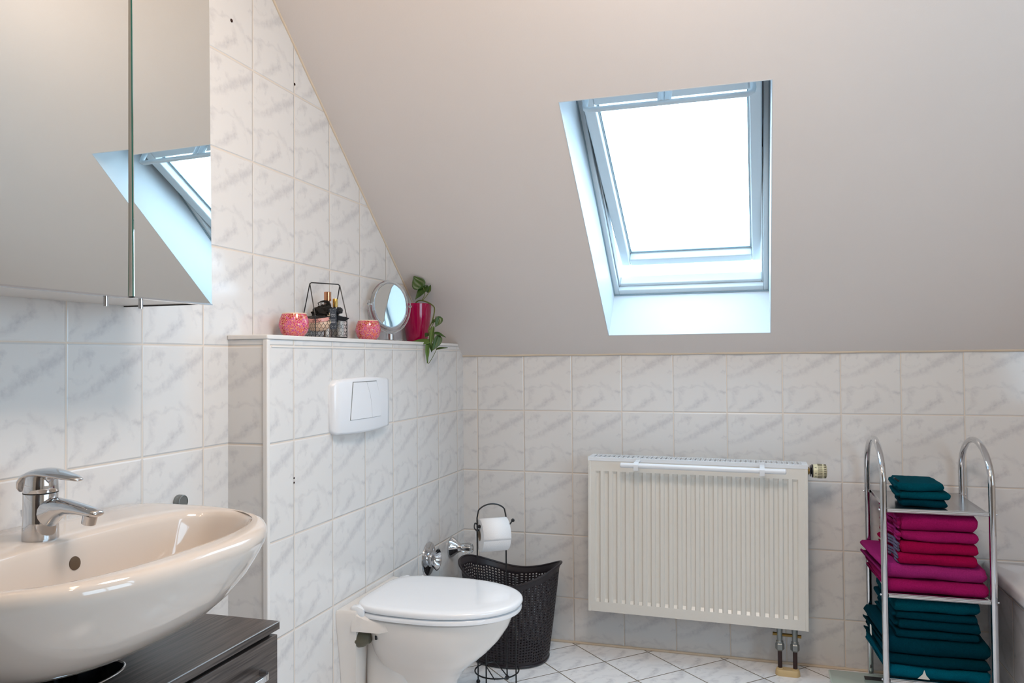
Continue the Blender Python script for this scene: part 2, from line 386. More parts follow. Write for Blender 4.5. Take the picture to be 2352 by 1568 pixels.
# window pane: thin clear glass
def pane_mat():
    m = bpy.data.materials.new('window_pane_glass'); m.use_nodes = True; nt = m.node_tree
    for n in list(nt.nodes):
        if n.type == 'BSDF_PRINCIPLED': nt.nodes.remove(n)
    out = nt.nodes['Material Output']; t = nd(nt, 'ShaderNodeBsdfTransparent'); g = nd(nt, 'ShaderNodeBsdfGlossy'); g.inputs['Roughness'].default_value = 0.02
    f = nd(nt, 'ShaderNodeFresnel'); f.inputs[0].default_value = 1.3; gm_ = nd(nt, 'ShaderNodeNewGeometry')
    ff = mth(nt, 'MULTIPLY', f.outputs[0], mth(nt, 'SUBTRACT', 1.0, gm_.outputs['Backfacing']))
    t.inputs[0].default_value = (0.97, 0.985, 0.98, 1)
    mx = nd(nt, 'ShaderNodeMixShader'); nt.links.new(ff, mx.inputs[0]); nt.links.new(t.outputs[0], mx.inputs[1]); nt.links.new(g.outputs[0], mx.inputs[2])
    nt.links.new(mx.outputs[0], out.inputs[0]); return m
M['pane'] = pane_mat()

# ================================================================== the room
XR = 2.75; YB = -3.7; ZC = 2.4; SL = 0.84; ZS = 1.14; T = 0.12
YC = -(ZC-ZS)/SL                                   # where the slope meets the flat ceiling
bm = BM(); box(bm, XL-T, XR+T, YB-T, T, -0.1, 0); struct('floor', bm, M['floor'], smooth=0)
bm = BM(); box(bm, XL-T, XR+T, 0, T, 0, 1.150); struct('wall_back', bm, M['tile_back'], smooth=0)
# left wall follows the roof slope
bm = BM()
prof = [(0.0, 0), (0.0, ZS+0.006), (YC, ZC), (YB, ZC), (YB, 0)]
loft(bm, [[(XL-T, y, z) for y, z in prof], [(XL, y, z) for y, z in prof]])
struct('wall_left', bm, M['tile_left'], smooth=0)
# right wall with a window opening (outside the frame; it lets in the cool daylight from that side)
WY0, WY1, WZ0, WZ1 = -3.10, -1.70, 0.80, 1.90
bm = BM()
for y0, y1, z0, z1 in ((YB, 0, 0, WZ0), (YB, WY0, WZ0, ZC), (WY1, 0, WZ0, 1.14), (WY0, WY1, WZ1, ZC)):
    box(bm, XR, XR+T, y0, y1, z0, z1)
loft(bm, [[(x, y, z) for y, z in ((WY1, 1.14), (0, 1.14), (YC, ZC))] for x in (XR, XR+T)])
struct('wall_right', bm, M['ceil'], smooth=0)
w2 = bpy.data.objects.new('window_2', None); C.objects.link(w2); w2['kind'] = 'structure'; w2.location = (XR+0.06, (WY0+WY1)/2, WZ0)
bm = BM()
hw = (WY1-WY0)/2; hh = WZ1-WZ0
for y0, y1, z0, z1 in ((-hw, -hw+0.05, 0, hh), (hw-0.05, hw, 0, hh), (-hw+.05, hw-.05, 0, 0.05), (-hw+.05, hw-.05, hh-0.05, hh), (-0.025, 0.025, 0.05, hh-0.05)):
    box(bm, -0.03, 0.03, y0, y1, z0, z1)
obj('window_frame', bm, M['winwhite'], w2, bevel=0.003)
bm = BM(); box(bm, -0.003, 0.003, -hw+0.04, hw-0.04, 0.04, hh-0.04); obj('window_glass', bm, M['pane'], w2, smooth=0)
# rear wall (behind the camera)
bm = BM(); box(bm, XL-T, XR+T, YB-T, YB, 0, ZC+0.1); struct('wall_rear', bm, mat('warm_grey_rear_wall', '#a79a8c', 0.7), smooth=0)
d1 = bpy.data.objects.new('added_door_1', None); C.objects.link(d1); d1['kind'] = 'structure'; d1.location = (0.95, YB, 0)  # unseen dark door, added to give the chrome dark reflections
bm = BM(); box(bm, -0.42, 0.42, 0.0, 0.045, 0.004, 2.0); obj('door_leaf', bm, mat('dark_brown_door', '#3b2c22', 0.4), d1, bevel=0.003)
bm = BM()
for a, b_, c_, d in ((-0.50, -0.42, 0, 2.08), (0.42, 0.50, 0, 2.08), (-0.42, 0.42, 2.0, 2.08)): box(bm, a, b_, 0.0, 0.06, c_, d)
obj('door_frame', bm, mat('dark_brown_door_frame', '#46352a', 0.4), d1, bevel=0.003)
bm = BM(); tube(bm, [(0.36, 0.045, 1.02), (0.36, 0.095, 1.02), (0.25, 0.095, 1.02)], 0.008, 10); obj('door_handle', bm, M['chrome2'], d1)
# flat ceiling
bm = BM(); box(bm, XL-T, XR+T, YB-T, YC, ZC, ZC+0.1); struct('ceiling', bm, M['ceil'], smooth=0)
# sloped ceiling with skylight opening
O = Vector((0.630, -0.0907, 1.2162)); eU = Vector((1, 0, 0)); eV = Vector((0, -0.7657, 0.6432)); eN = Vector((0, 0.6432, 0.7657))
OW, OH, OD = 0.594, 1.026, 0.215
def W(u, v, n): return O + eU*u + eV*v + eN*n
u0, u1 = XL-T-O.x, XR+T-O.x
v0 = -0.1190; v1 = (YC-O.y)/(-0.7657)
bm = BM()
def slab(u_0, u_1, v_0, v_1, n0=0.0, n1=OD):
    vv = [bm.verts.new(W(u, v, n)) for n in (n0, n1) for v in (v_0, v_1) for u in (u_0, u_1)]
    for f in ((0, 2, 3, 1), (4, 5, 7, 6), (0, 1, 5, 4), (2, 6, 7, 3), (0, 4, 6, 2), (1, 3, 7, 5)): bm.faces.new([vv[i] for i in f])
slab(u0, u1, v0, 0); slab(u0, u1, OH, v1+0.05); slab(u0, 0, 0, OH); slab(OW, u1, 0, OH)
struct('ceiling_slope', bm, M['plaster'], smooth=0)
# thin gloss-painted lining of the skylight reveal
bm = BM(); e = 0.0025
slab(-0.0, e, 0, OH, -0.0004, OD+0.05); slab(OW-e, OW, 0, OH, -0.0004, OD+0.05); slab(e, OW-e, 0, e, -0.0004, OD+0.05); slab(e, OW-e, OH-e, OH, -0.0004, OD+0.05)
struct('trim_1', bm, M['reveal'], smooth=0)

# skylight window: fixed frame, tilted sash, pane, ventilation bar
wn = bpy.data.objects.new('window_1', None); C.objects.link(wn); wn['kind'] = 'structure'; wn.location = O
def Wl(u, v, n): return W(u, v, n) - O
def fr(bm, fn, u_0, u_1, v_0, v_1, wdt, n0, n1, wt=None, wb=None):
    wt = wdt if wt is None else wt; wb = wdt if wb is None else wb
    for a, b_, c_, d in ((u_0, u_0+wdt, v_0, v_1), (u_1-wdt, u_1, v_0, v_1), (u_0+wdt, u_1-wdt, v_0, v_0+wb), (u_0+wdt, u_1-wdt, v_1-wt, v_1)):
        vv = [bm.verts.new(fn(u, v, n)) for n in (n0, n1) for v in (c_, d) for u in (a, b_)]
        for f in ((0, 2, 3, 1), (4, 5, 7, 6), (0, 1, 5, 4), (2, 6, 7, 3), (0, 4, 6, 2), (1, 3, 7, 5)): bm.faces.new([vv[i] for i in f])
bm = BM()
fr(bm, Wl, 0.004, OW-0.004, 0.004, OH-0.004, 0.018, OD, OD+0.065, wb=0.024)
fr(bm, Wl, 0.0225, OW-0.0225, 0.0285, OH-0.022, 0.006, OD+0.022, OD+0.065, wb=0.014)
obj('frame', bm, M['winwhite'], wn, bevel=0.0025)
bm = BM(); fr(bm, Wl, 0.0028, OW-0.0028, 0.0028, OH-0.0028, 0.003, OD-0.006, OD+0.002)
obj('gap_strip', bm, mat('blue_grey_gap_shade', '#8fa3ad', 0.7), wn)  # strip stands in for the shadow gap between reveal and frame
# outside flashing kerb so the opening reads closed all round
bm = BM(); fr(bm, Wl, -0.03, OW+0.03, -0.03, OH+0.03, 0.032, OD+0.001, OD+0.066); obj('flashing', bm, M['winwhite'], wn)
al = math.radians(10.0)
def S(u, s, n): return Wl(u, 0.515 + s*math.cos(al) + n*math.sin(al), 0.225 - s*math.sin(al) + n*math.cos(al))
bm = BM(); fr(bm, S, 0.033, 0.561+0.007, -0.445, 0.445, 0.036, 0.0, 0.052, wb=0.038, wt=0.05)
obj('sash', bm, M['winwhite'], wn, bevel=0.004)
bm = BM(); fr(bm, S, 0.069, 0.532, -0.407, 0.395, 0.006, 0.034, 0.05); obj('glazing_bead', bm, M['winwhite'], wn, bevel=0.001)
bm = BM(); fr(bm, S, 0.0735, 0.5275, -0.4025, 0.3905, 0.0022, 0.0335, 0.0365); obj('glazing_seal', bm, mat('teal_grey_seal', '#57757f', 0.5), wn)
bm = BM(); fr(bm, S, 0.028, 0.573, -0.450, 0.445, 0.012, 0.034, 0.056, wb=0.014); obj('seal', bm, M['gap_strip'], wn)
bm = BM()
vv = [bm.verts.new(S(u, s, n)) for n in (0.042, 0.048) for s in (-0.405, 0.395) for u in (0.07, 0.531)]
for f in ((0, 2, 3, 1), (4, 5, 7, 6), (0, 1, 5, 4), (2, 6, 7, 3), (0, 4, 6, 2), (1, 3, 7, 5)): bm.faces.new([vv[i] for i in f])
obj('glass', bm, M['pane'], wn, smooth=0)
# ventilation bar: flat rail on rounded legs
bm = BM()
rail = []
sb = 0.432; nb = -0.058
def SS(u, s, n): return S(u, s, n)
path = [SS(0.052, sb, 0.0), SS(0.050, sb, -0.035), SS(0.053, sb, nb+0.006), SS(0.066, sb, nb), SS(0.12, sb, nb)] + [SS(0.12+0.36*i/6, sb, nb) for i in range(1, 7)] + [SS(0.528, sb, nb), SS(0.541, sb, nb+0.006), SS(0.544, sb, -0.035), SS(0.542, sb, 0.0)]
tube(bm, path, 0.0085, 12)
tube(bm, [SS(0.28, sb, 0.0), SS(0.282, sb, nb)], 0.012, 10); tube(bm, [SS(0.30, sb, 0.0), SS(0.30, sb, nb)], 0.012, 10)
obj('ventilation_bar', bm, M['winwhite'], wn)

# boxed-in cistern wall
YX = -1.392; ZX = 1.1955
bm = BM()
box(bm, XL, 0.0, YX, 0.0, 0, ZX-0.012)
for f in bm.faces:
    n = f.normal
    f.normal_update()
    if abs(f.normal.y) > 0.5: f.material_index = 1
    elif abs(f.normal.z) > 0.5: f.material_index = 2
struct('wall_cistern', bm, [M['tile_box'], M['tile_boxside'], M['tile_ledge']], smooth=0, recalc=False)
bm = BM()   # ledge slab with white edge
box(bm, XL+0.0005, 0.004, YX-0.004, -0.066, ZX-0.0115, ZX)
struct('trim_2', bm, M['trim'], bevel=0.002)
bm = BM(); box(bm, -0.010, 0.0035, YX-0.0035, YX+0.010, 0, ZX-0.012); struct('trim_3', bm, M['trim'], bevel=0.002)
bm = BM(); box(bm, 0.0, 0.0018, YX+0.02, -0.03, ZX-0.0315, ZX-0.0285)
struct('trim_4', bm, M['trim'], smooth=0)
# cream caulk where tiles meet the slope
bm = BM(); tube(bm, [(0.002+i*0.11, -0.004+0.0012*math.sin(i*1.7), 1.1465+0.0012*math.sin(i*2.3)) for i in range(26)], 0.0055, 8); struct('trim_5', bm, M['caulk'])
bm = BM()
a = Vector((XL+0.001, -0.02, ZS+0.02*SL)); b_ = Vector((XL+0.001, YC, ZC))
tube(bm, [a.lerp(b_, t/30) + Vector((0, 0, 0.0015*math.sin(t*2.1))) for t in range(31)], 0.004, 8); struct('trim_6', bm, M['caulk'])
bm = BM(); tube(bm, [(XL+0.1, -0.002, 0.004), (1.90, -0.002, 0.004)], 0.005, 8); struct('baseboard_back', bm, M['caulk'])

# ceiling spot rail (outside the frame)
t = thing('spot_rail', 'white ceiling rail with three warm spots above the vanity', 'lamp', (0.75, -2.25, ZC))
bm = BM(); Mr = Matrix.Rotation(math.atan2(-0.2, 0.3), 4, 'Z'); box(bm, -0.45, 0.45, -0.02, 0.02, -0.025, 0, Mr); obj('rail', bm, M['plastic'], t, bevel=0.003)
for x, y in SPOTS:
    bm = BM(); lathe(bm, [(0.01, -0.025), (0.01, -0.07), (0.03, -0.075), (0.045, -0.14), (0.042, -0.14), (0.028, -0.082), (0.004, -0.08)], 20, (x-0.75, y+2.25, 0)); obj('spot_shade', bm, M['chrome2'], t)

cl = thing('added_fill_lamp', 'round flush fill lamp added above the middle of the room, out of view', 'lamp', (1.05, -1.80, ZC))  # housing of the added fill lamp, never in view
bm = BM(); lathe(bm, [(0.20, -0.0), (0.235, -0.01), (0.24, -0.075), (0.232, -0.085), (0.222, -0.080), (0.215, -0.02), (0.003, -0.02)], 48); obj('housing', bm, M['plastic'], cl)
# small drill holes in the tiles
def hole(label, loc, nrm, r):
    bm = BM(); lathe(bm, [(r, 0), (r*0.9, 0.0008), (r*0.3, 0.0004)], 12, (0, 0, 0), rotm(0, nrm)); o = obj('drill_hole', bm, M['hole']); o.location = loc
    tag(o, label, 'hole')
hole('rusty screw hole in the tiles nearest the mirror cabinet', (XL+0.0003, -1.378, 2.0087), (1, 0, 0), 0.005)
hole('rusty screw hole in the tiles beside the sloped ceiling', (XL+0.0003, -1.085, 1.9405), (1, 0, 0), 0.0042)
hole('tiny black chip in the cistern grout, upper of two', (0.0003, -1.271, 0.8203), (1, 0, 0), 0.0028)
hole('tiny black chip in the cistern grout, lower of two', (0.0003, -1.271, 0.8085), (1, 0, 0), 0.0028)

# ================================================================== mirror cabinet
cab = thing('mirror_cabinet', 'white mirror cabinet with frameless mirror doors above the washbasin', 'cabinet', (0, -2.2, 1.2482))
bm = BM(); box(bm, XL+0.001, 0.068, -0.70, 0.4636, 0, 0.72); obj('body', bm, M['cabwhite'], cab, bevel=0.001)
bm = BM(); box(bm, XL+0.001, 0.069, 0.4585, 0.4650, -0.0025, 0.0)
obj('edge_strip', bm, M['darkgap'], cab)
def door(name, y0, y1, z0, z1, x0, th, tz):
    n = Vector((math.cos(th)*math.cos(tz), math.sin(th)*math.cos(tz), math.sin(tz)))
    pc = Vector((x0, (y0+y1)/2, 1.4)); cc = n.dot(pc)
    def px(y, z, d=0): return ((cc+d-n.y*y-n.z*z)/n.x, y+2.2, z-1.2482)
    bm = BM(); rings = []
    for d in (-0.0135, -0.004):
        rings.append([px(y, z, d) for y, z in ((y0, z0), (y1, z0), (y1, z1), (y0, z1))])
    loft(bm, rings); o = obj('door', bm, M['cabwhite'], cab, smooth=0)
    bm = BM(); rings = [[px(y, z, d) for y, z in ((y0+k, z0+k), (y1-k, z0+k), (y1-k, z1), (y0+k, z1))] for d, k in ((-0.004, 0), (-0.0005, 0), (0, 0.0008))]
    loft(bm, rings)
    bm.normal_update()
    for f in bm.faces: f.material_index = 0 if f.normal.x > 0.5 else 1
    obj('mirror', bm, [M['mirror'], M['mirredge']], o, smooth=0)
    bm = BM(); loft(bm, [[px(y, z, d) for y, z in ((y0, z0-0.002), (y1, z0-0.002), (y1, z0+0.001), (y0, z0+0.001))] for d in (-0.014, 0.0012)])
    obj('lower_edge', bm, M['chrome2'], o, smooth=0)
    return o
R_d = math.radians
dl = door('door', -2.52, -1.9425, 1.2462, 1.96, 0.087, R_d(0.16), R_d(0.22))
dr = door('door', -1.937, -1.7235, 1.2468, 1.96, 0.093, R_d(-0.32), R_d(0.64))
bm = BM(); lathe(bm, [(0.0042, -0.020), (0.0042, 0)], 16, (0.078, 0.2137, -0.001)); obj('knob', bm, M['chrome2'], dl)
bm = BM(); lathe(bm, [(0.0042, -0.020), (0.0042, 0)], 16, (0.080, 0.2941, -0.001)); obj('knob', bm, M['chrome2'], dr)
bm = BM(); box(bm, 0.0685, 0.0705, 0.240, 0.275, 0.0, 0.70); obj('door_gap_shade', bm, M['darkgap'], cab, smooth=0)  # dark strip paints the shade behind the gap between the doors

# ================================================================== washbasin
SC = Vector((0.0, -2.05, 0))
def outl(xc, af, ab, b, nf, nb_, z, N=120):
    pts = []
    for i in range(N):
        t_ = 2*PI*(i+0.5)/N; c, s_ = math.cos(t_), math.sin(t_); n, a_ = (nf, af) if c >= 0 else (nb_, ab)
        # keep the angular spacing even along the outline of each half
        c2, s2 = c*a_, s_*b; L = math.hypot(c2, s2); c2 /= L; s2 /= L
        r = (abs(c2/a_)**n + abs(s2/b)**n)**(-1.0/n)
        pts.append(Vector((xc + r*c2, r*s2, z)))
    return pts
basin = thing('washbasin', 'large oval white ceramic washbasin wall-mounted above the dark vanity', 'sink', (0, -2.05, 0))
bm = BM()
xw = XL+0.0005
def lv(s_f, s_b, s_y, z, nb_=5.0, xc=0.03, nf=2.45):
    return outl(xc, 0.322*s_f, (xc-xw)*s_b, 0.335*s_y, nf, nb_, z)
rings = [lv(0.14, 0.30, 0.18, 0.645, 2), lv(0.30, 0.45, 0.33, 0.646, 2.2), lv(0.45, 0.66, 0.48, 0.653, 2.6), lv(0.60, 0.86, 0.625, 0.669, 3), lv(0.725, 0.97, 0.745, 0.692, 4), lv(0.83, 1, 0.84, 0.721, 5), lv(0.91, 1, 0.915, 0.754, 5), lv(0.962, 1, 0.965, 0.784, 5), lv(0.99, 1, 0.992, 0.802, 5), lv(1.0, 1, 1.0, 0.812, 5), lv(0.997, 1, 0.997, 0.822, 5), lv(0.984, 1, 0.986, 0.8295, 5), lv(0.962, 0.99, 0.968, 0.8328, 5)]
def inn(k, z, xs=0.0):   # inner bowl outline, k = scale
    return outl(0.150+xs, 0.150*k, 0.088*k, 0.284*k, 2.4, 2.5, z)
A_, B_ = lv(0.93, 0.975, 0.945, 0.8335), inn(1.03, 0.8318)
rings += [[p.lerp(q, t_) for p, q in zip(A_, B_)] for t_ in (0, 0.33, 0.66, 1.0)]
rings += [inn(1.005, 0.8285), inn(0.985, 0.821), inn(0.96, 0.806), inn(0.92, 0.780), inn(0.84, 0.748), inn(0.70, 0.722), inn(0.50, 0.705), inn(0.26, 0.698), inn(0.08, 0.697)]
loft(bm, rings)
obj('bowl', bm, M['sinkceramic'], basin, smooth=60)
bm = BM(); Mo = rotm(0, (0.99, 0.0, 0.135))
lathe(bm, [(0.0115, 0.0), (0.0112, 0.0012), (0.0080, 0.0016), (0.0040, 0.0018), (0.002, 0.0018)], 24, (0.0674, 0.010, 0.7915), Mo)
obj('overflow_hole', bm, mat('dark_overflow', '#5c4a38', 0.5), basin)
bm = BM(); lathe(bm, [(0.021, 0), (0.021, 0.003), (0.015, 0.005), (0.004, 0.005)], 24, (0.15, 0, 0.698)); obj('drain', bm, M['chrome'], basin)
bm = BM(); tube(bm, [(0.06, 0, 0.63), (0.06, 0, 0.52), (0.03, 0, 0.48), (-0.10, 0, 0.48)], 0.018, 14); obj('siphon', bm, M['chrome'], basin)

# faucet
fc = thing('basin_faucet', 'chrome single-lever mixer tap standing on the washbasin', 'faucet', (0.0095, -2.054, 0.8325))
def oval(cx, cz, a, b, ang, N=24, cy=0, flat=0.0):
    # ring perpendicular-ish: lies in plane whose normal is rotated ang in xz; a = half height, b = half width in y
    out = []
    for i in range(N):
        t_ = 2*PI*i/N; h = a*math.cos(t_); wd = b*math.sin(t_)
        out.append(Vector((cx - h*math.sin(ang), cy+wd, cz + h*math.cos(ang))))
    return out
bm = BM()
rings = []
for z, r, x in ((0, 0.0275, 0), (0.002, 0.0282, 0), (0.03, 0.0270, -0.0005), (0.055, 0.0262, -0.001), (0.076, 0.0265, -0.0005), (0.0775, 0.0258, -0.0005)):
    rings.append([Vector((x + r*math.cos(2*PI*i/32), r*math.sin(2*PI*i/32), z)) for i in range(32)])
loft(bm, rings)
body = obj('body', bm, M['chrome'], fc, smooth=50)
bm = BM()
sp = [oval(-0.004, 0.040, 0.034, 0.0225, 0.35), oval(0.020, 0.047, 0.026, 0.0215, 0.28), oval(0.038, 0.0535, 0.0170, 0.0195, 0.15), oval(0.060, 0.0555, 0.0120, 0.0175, -0.02), oval(0.085, 0.0530, 0.0092, 0.0160, -0.10), oval(0.108, 0.0495, 0.0076, 0.0145, -0.14), oval(0.119, 0.0478, 0.0062, 0.0125, -0.16), oval(0.1235, 0.0471, 0.0035, 0.009, -0.16)]
loft(bm, sp); obj('spout', bm, M['chrome'], fc, smooth=70)
bm = BM(); lathe(bm, [(0.0098, -0.012), (0.0112, -0.011), (0.0118, 0.004), (0.010, 0.006)], 24, (0.1035, 0, 0.0410), Matrix.Rotation(0.28, 3, 'Y')); obj('aerator', bm, M['chrome'], fc)
bm = BM()
rings = []
for z, r, x in ((0.0785, 0.0265, -0.0005), (0.080, 0.0272, -0.0005), (0.092, 0.0262, 0.0), (0.104, 0.0250, 0.0), (0.112, 0.022, 0.0)):
    rings.append([Vector((x + r*math.cos(2*PI*i/32), r*math.sin(2*PI*i/32), z)) for i in range(32)])
loft(bm, rings); obj('cartridge_cover', bm, M['chrome'], fc, smooth=50)
bm = BM()
lev = [oval(-0.0270, 0.0800, 0.0015, 0.0180, PI/2-0.1), oval(-0.0268, 0.0870, 0.0030, 0.0240, 1.35), oval(-0.0235, 0.0970, 0.0055, 0.0272, 1.05), oval(-0.015, 0.1060, 0.0070, 0.0280, 0.65), oval(-0.003, 0.1105, 0.0075, 0.0278, 0.25), oval(0.012, 0.1120, 0.0075, 0.0265, 0.0), oval(0.030, 0.1105, 0.0070, 0.0240, -0.12), oval(0.050, 0.1075, 0.0058, 0.0200, -0.16), oval(0.068, 0.1045, 0.0045, 0.0150, -0.18), oval(0.079, 0.1025, 0.0035, 0.0100, -0.18), oval(0.0840, 0.1015, 0.0015, 0.005, -0.18)]
loft(bm, lev); obj('lever', bm, M['chrome'], fc, smooth=70)
bm = BM(); lathe(bm, [(0.0268, 0.0772), (0.0268, 0.0788), (0.003, 0.0788)], 32, (-0.0005, 0, 0)); obj('gap_shade_ring', bm, M['darkgap'], fc)  # dark ring paints the shaded gap under the cartridge cover
bm = BM(); tube(bm, [(-0.036, 0, 0.0), (-0.036, 0, 0.040)], 0.0022, 8); tube(bm, [(-0.0355, -0.0, 0.036), (-0.0375, 0, 0.047)], 0.0055, 12); obj('drain_rod', bm, M['chrome'], fc)

# round grey stop on the wall beside the basin
bm = BM(); lathe(bm, [(0.0155, 0), (0.0165, 0.002), (0.0165, 0.014), (0.0155, 0.016), (0.0145, 0.0165), (0.0145, 0.0155), (0.002, 0.0155)], 28, (0, 0, 0), rotm(0, (1, 0, 0)))
o = obj('wall_cap', bm, M['steel']); o.location = (XL, -1.575, 0.806); tag(o, 'small round grey metal cap on the tiles behind the washbasin rim', 'cap')

# ================================================================== vanity unit
VZ = 0.600; VX = 0.2335; VY1 = -1.692
van = thing('vanity_cabinet', 'dark wood-grain vanity cabinet with chrome handles below the washbasin', 'cabinet', (0, -2.05, 0))
yl = VY1+2.05
bm = BM()
# top with an oval cut-out for the siphon
cx, cy, ra, rb = 0.075, 0.0, 0.052, 0.092
N = 48; inner = []; outer = []
X0, X1, Y0, Y1 = XL+0.0005, VX, -0.45, yl
for i in range(N):
    a_ = 2*PI*i/N; c, s = se(a_, 2.6); inner.append((cx+ra*c, cy+rb*s))
    dx, dy = math.cos(a_), math.sin(a_)
    k = min(((X1-cx)/dx if dx > 1e-9 else (X0-cx)/dx if dx < -1e-9 else 1e9), ((Y1-cy)/dy if dy > 1e-9 else (Y0-cy)/dy if dy < -1e-9 else 1e9))
    outer.append((cx+dx*k, cy+dy*k))
# snap the nearest outer points to the corners
for qx, qy in ((X0, Y0), (X0, Y1), (X1, Y0), (X1, Y1)):
    j = min(range(N), key=lambda i: (outer[i][0]-qx)**2+(outer[i][1]-qy)**2); outer[j] = (qx, qy)
TH = 0.0155
L4 = [[(x, y, VZ) for x, y in inner], [(x, y, VZ) for x, y in outer], [(x, y, VZ-TH) for x, y in outer], [(x, y, VZ-TH) for x, y in inner]]
rs = [[bm.verts.new(p) for p in r] for r in L4]
for a in range(4):
    A, B = rs[a], rs[(a+1) % 4]
    for i in range(N): bm.faces.new((A[i], A[(i+1) % N], B[(i+1) % N], B[i]))
obj('top', bm, M['wood'], van, smooth=30)
bm = BM(); tube(bm, [(cx+(ra-0.001)*se(2*PI*i/64, 2.6)[0], cy+(rb-0.001)*se(2*PI*i/64, 2.6)[1], VZ+0.0005) for i in range(64)], 0.0022, 8, cyc=True)
rs_ = [[Vector((cx+(ra-0.001)*se(2*PI*i/48, 2.6)[0], cy+(rb-0.001)*se(2*PI*i/48, 2.6)[1], z)) for i in range(48)] for z in (VZ, VZ-0.06)]
loft(bm, rs_, False, False)
obj('siphon_collar', bm, M['chrome2'], van)
bm = BM(); box(bm, VX-0.0006, VX+0.0006, -0.45, yl, VZ-0.0012, VZ+0.0004); obj('edge_band', bm, mat('pale_edge_band', '#aab0b6', 0.3), van, smooth=0)
bm = BM()
box(bm, XL+0.001, VX-0.018, yl-0.026, yl-0.008, 0.12, VZ-TH-0.0005); box(bm, XL+0.001, VX-0.018, -0.45, -0.434, 0.12, VZ-TH-0.0005); box(bm, XL+0.001, VX-0.018, -0.434, yl-0.026, 0.12, 0.136)
box(bm, XL+0.001, XL+0.008, -0.434, yl-0.026, 0.136, 0.5)
obj('carcass', bm, M['wood'], van, smooth=0)
def drawer(z0, z1):
    bm = BM(); box(bm, VX-0.017, VX-0.001, -0.445, yl-0.006, z0, z1); d = obj('drawer', bm, M['wood'], van, bevel=0.0012)
    bm = BM()
    zc = (z0+z1)/2 if z1-z0 < 0.12 else z1-0.055
    y1_, y0_ = yl-0.065, -0.32
    x_ = VX-0.001
    pth = [(x_, y0_, zc), (x_+0.018, y0_+0.004, zc), (x_+0.026, y0_+0.014, zc), (x_+0.028, y0_+0.04, zc), (x_+0.028, y1_-0.04, zc), (x_+0.026, y1_-0.014, zc), (x_+0.018, y1_-0.004, zc), (x_, y1_, zc)]
    P_ = [Vector(p) for p in pth]
    for k, (a, b_) in enumerate(zip(P_, P_[1:])): pass
    frm = frames(P_); rings = []
    for p, (t_, n_, b2) in zip(P_, frm):
        side = Vector((t_.y, -t_.x, 0)).normalized()
        rings.append([p + side*0.003 + Vector((0, 0, 0.006)), p - side*0.003 + Vector((0, 0, 0.006)), p - side*0.003 - Vector((0, 0, 0.006)), p + side*0.003 - Vector((0, 0, 0.006))])
    loft(bm, rings); obj('handle', bm, M['chrome'], d, smooth=40, bevel=0.001)
    return d
drawer(0.36, VZ-TH-0.009); drawer(0.13, 0.353)

# ================================================================== flush plate
fp = thing('flush_plate', 'white dual flush plate on the tiled cistern wall', 'flush plate', (0, -0.912, 0.992))
def arcplate(bm, y0, y1, z0, z1, x0, x1, bul=0.012, r=0.012, N=9, taper=0.006):
    # slightly pillowed plate with rounded corners; local y across, z up, x out
    rings = []
    for d, ins in ((x0, 0), (x1-0.006, 0.0), (x1-0.002, 0.0025), (x1, 0.007)):
        ring = []
        for cx_, cz_, a0 in ((y1, z1, 0), (y0, z1, 90), (y0, z0, 180), (y1, z0, 270)):
            sx_ = 1 if cx_ == y1 else -1; sz_ = 1 if cz_ == z1 else -1
            for k in range(N):
                a_ = math.radians(a0+90*k/(N-1))
                ring.append((d, cx_-sx_*(r+ins)+math.cos(a_)*r, cz_-sz_*(r+ins)+math.sin(a_)*r))
        rings.append(ring)
    loft(bm, rings)
bm = BM()
# body: plate that curves out from its left end towards the middle
NY = 24; rings = []
for i in range(NY+1):
    t_ = i/NY; y = -0.180+0.360*t_
    dpt = 0.020 + 0.010*math.sin(PI*t_)
    e_ = min(1, min(t_, 1-t_)/0.035); rr = 0.004*(1-e_)
    top = 0.078 + 0.008*math.sin(PI*t_); bot = -0.076 - 0.006*math.sin(PI*t_)
    x1 = dpt*(0.35+0.65*math.sqrt(1-(1-e_)**2)); k_ = 0.012*(1-math.sqrt(1-(1-e_)**2))
    top -= k_; bot += k_
    rings.append([(0, y, bot), (x1-0.007, y, bot), (x1-0.002, y, bot+0.002), (x1, y, bot+0.008), (x1+0.001, y, 0), (x1, y, top-0.008), (x1-0.002, y, top-0.002), (x1-0.007, y, top), (0, y, top)])
loft(bm, rings)
obj('plate', bm, M['plastic'], fp, smooth=50)
def btn(ya, yb, bow_a, bow_b, za, zb):
    bm = BM(); rings = []
    for s in range(9):
        t_ = s/8; z = zb+(za-zb)*t_
        yl_, yr_ = ya[0]+(ya[1]-ya[0])*t_ + bow_a*math.sin(PI*t_), yb[0]+(yb[1]-yb[0])*t_ + bow_b*math.sin(PI*t_)
        f = lambda y: 0.020+0.010*math.sin(PI*(y+0.18)/0.36)
        rings.append([(f(yl_)-0.006, yl_, z), (f(yl_)+0.0022, yl_, z), (f((yl_+yr_)/2)+0.0026, (yl_+yr_)/2, z), (f(yr_)+0.0022, yr_, z), (f(yr_)-0.006, yr_, z)])
    loft(bm, rings); return bm
bm = BM(); f = lambda y: 0.020+0.010*math.sin(PI*(y+0.18)/0.36)
rings = []
for s in range(9):
    t_ = s/8; z = -0.0395+(0.0735+0.0395)*t_
    ya_ = -0.103+0.015*t_; yb_ = 0.093-0.033*t_+0.010*math.sin(PI*t_)
    rings.append([(f(ya_)+0.0004, ya_-0.001, z), (f(ya_)+0.0012, ya_-0.001, z), (f(0)+0.0018, (ya_+yb_)/2, z), (f(yb_)+0.0012, yb_+0.001, z), (f(yb_)+0.0004, yb_+0.001, z)])
loft(bm, rings); obj('button_gap', bm, M['steel'], fp, smooth=50)
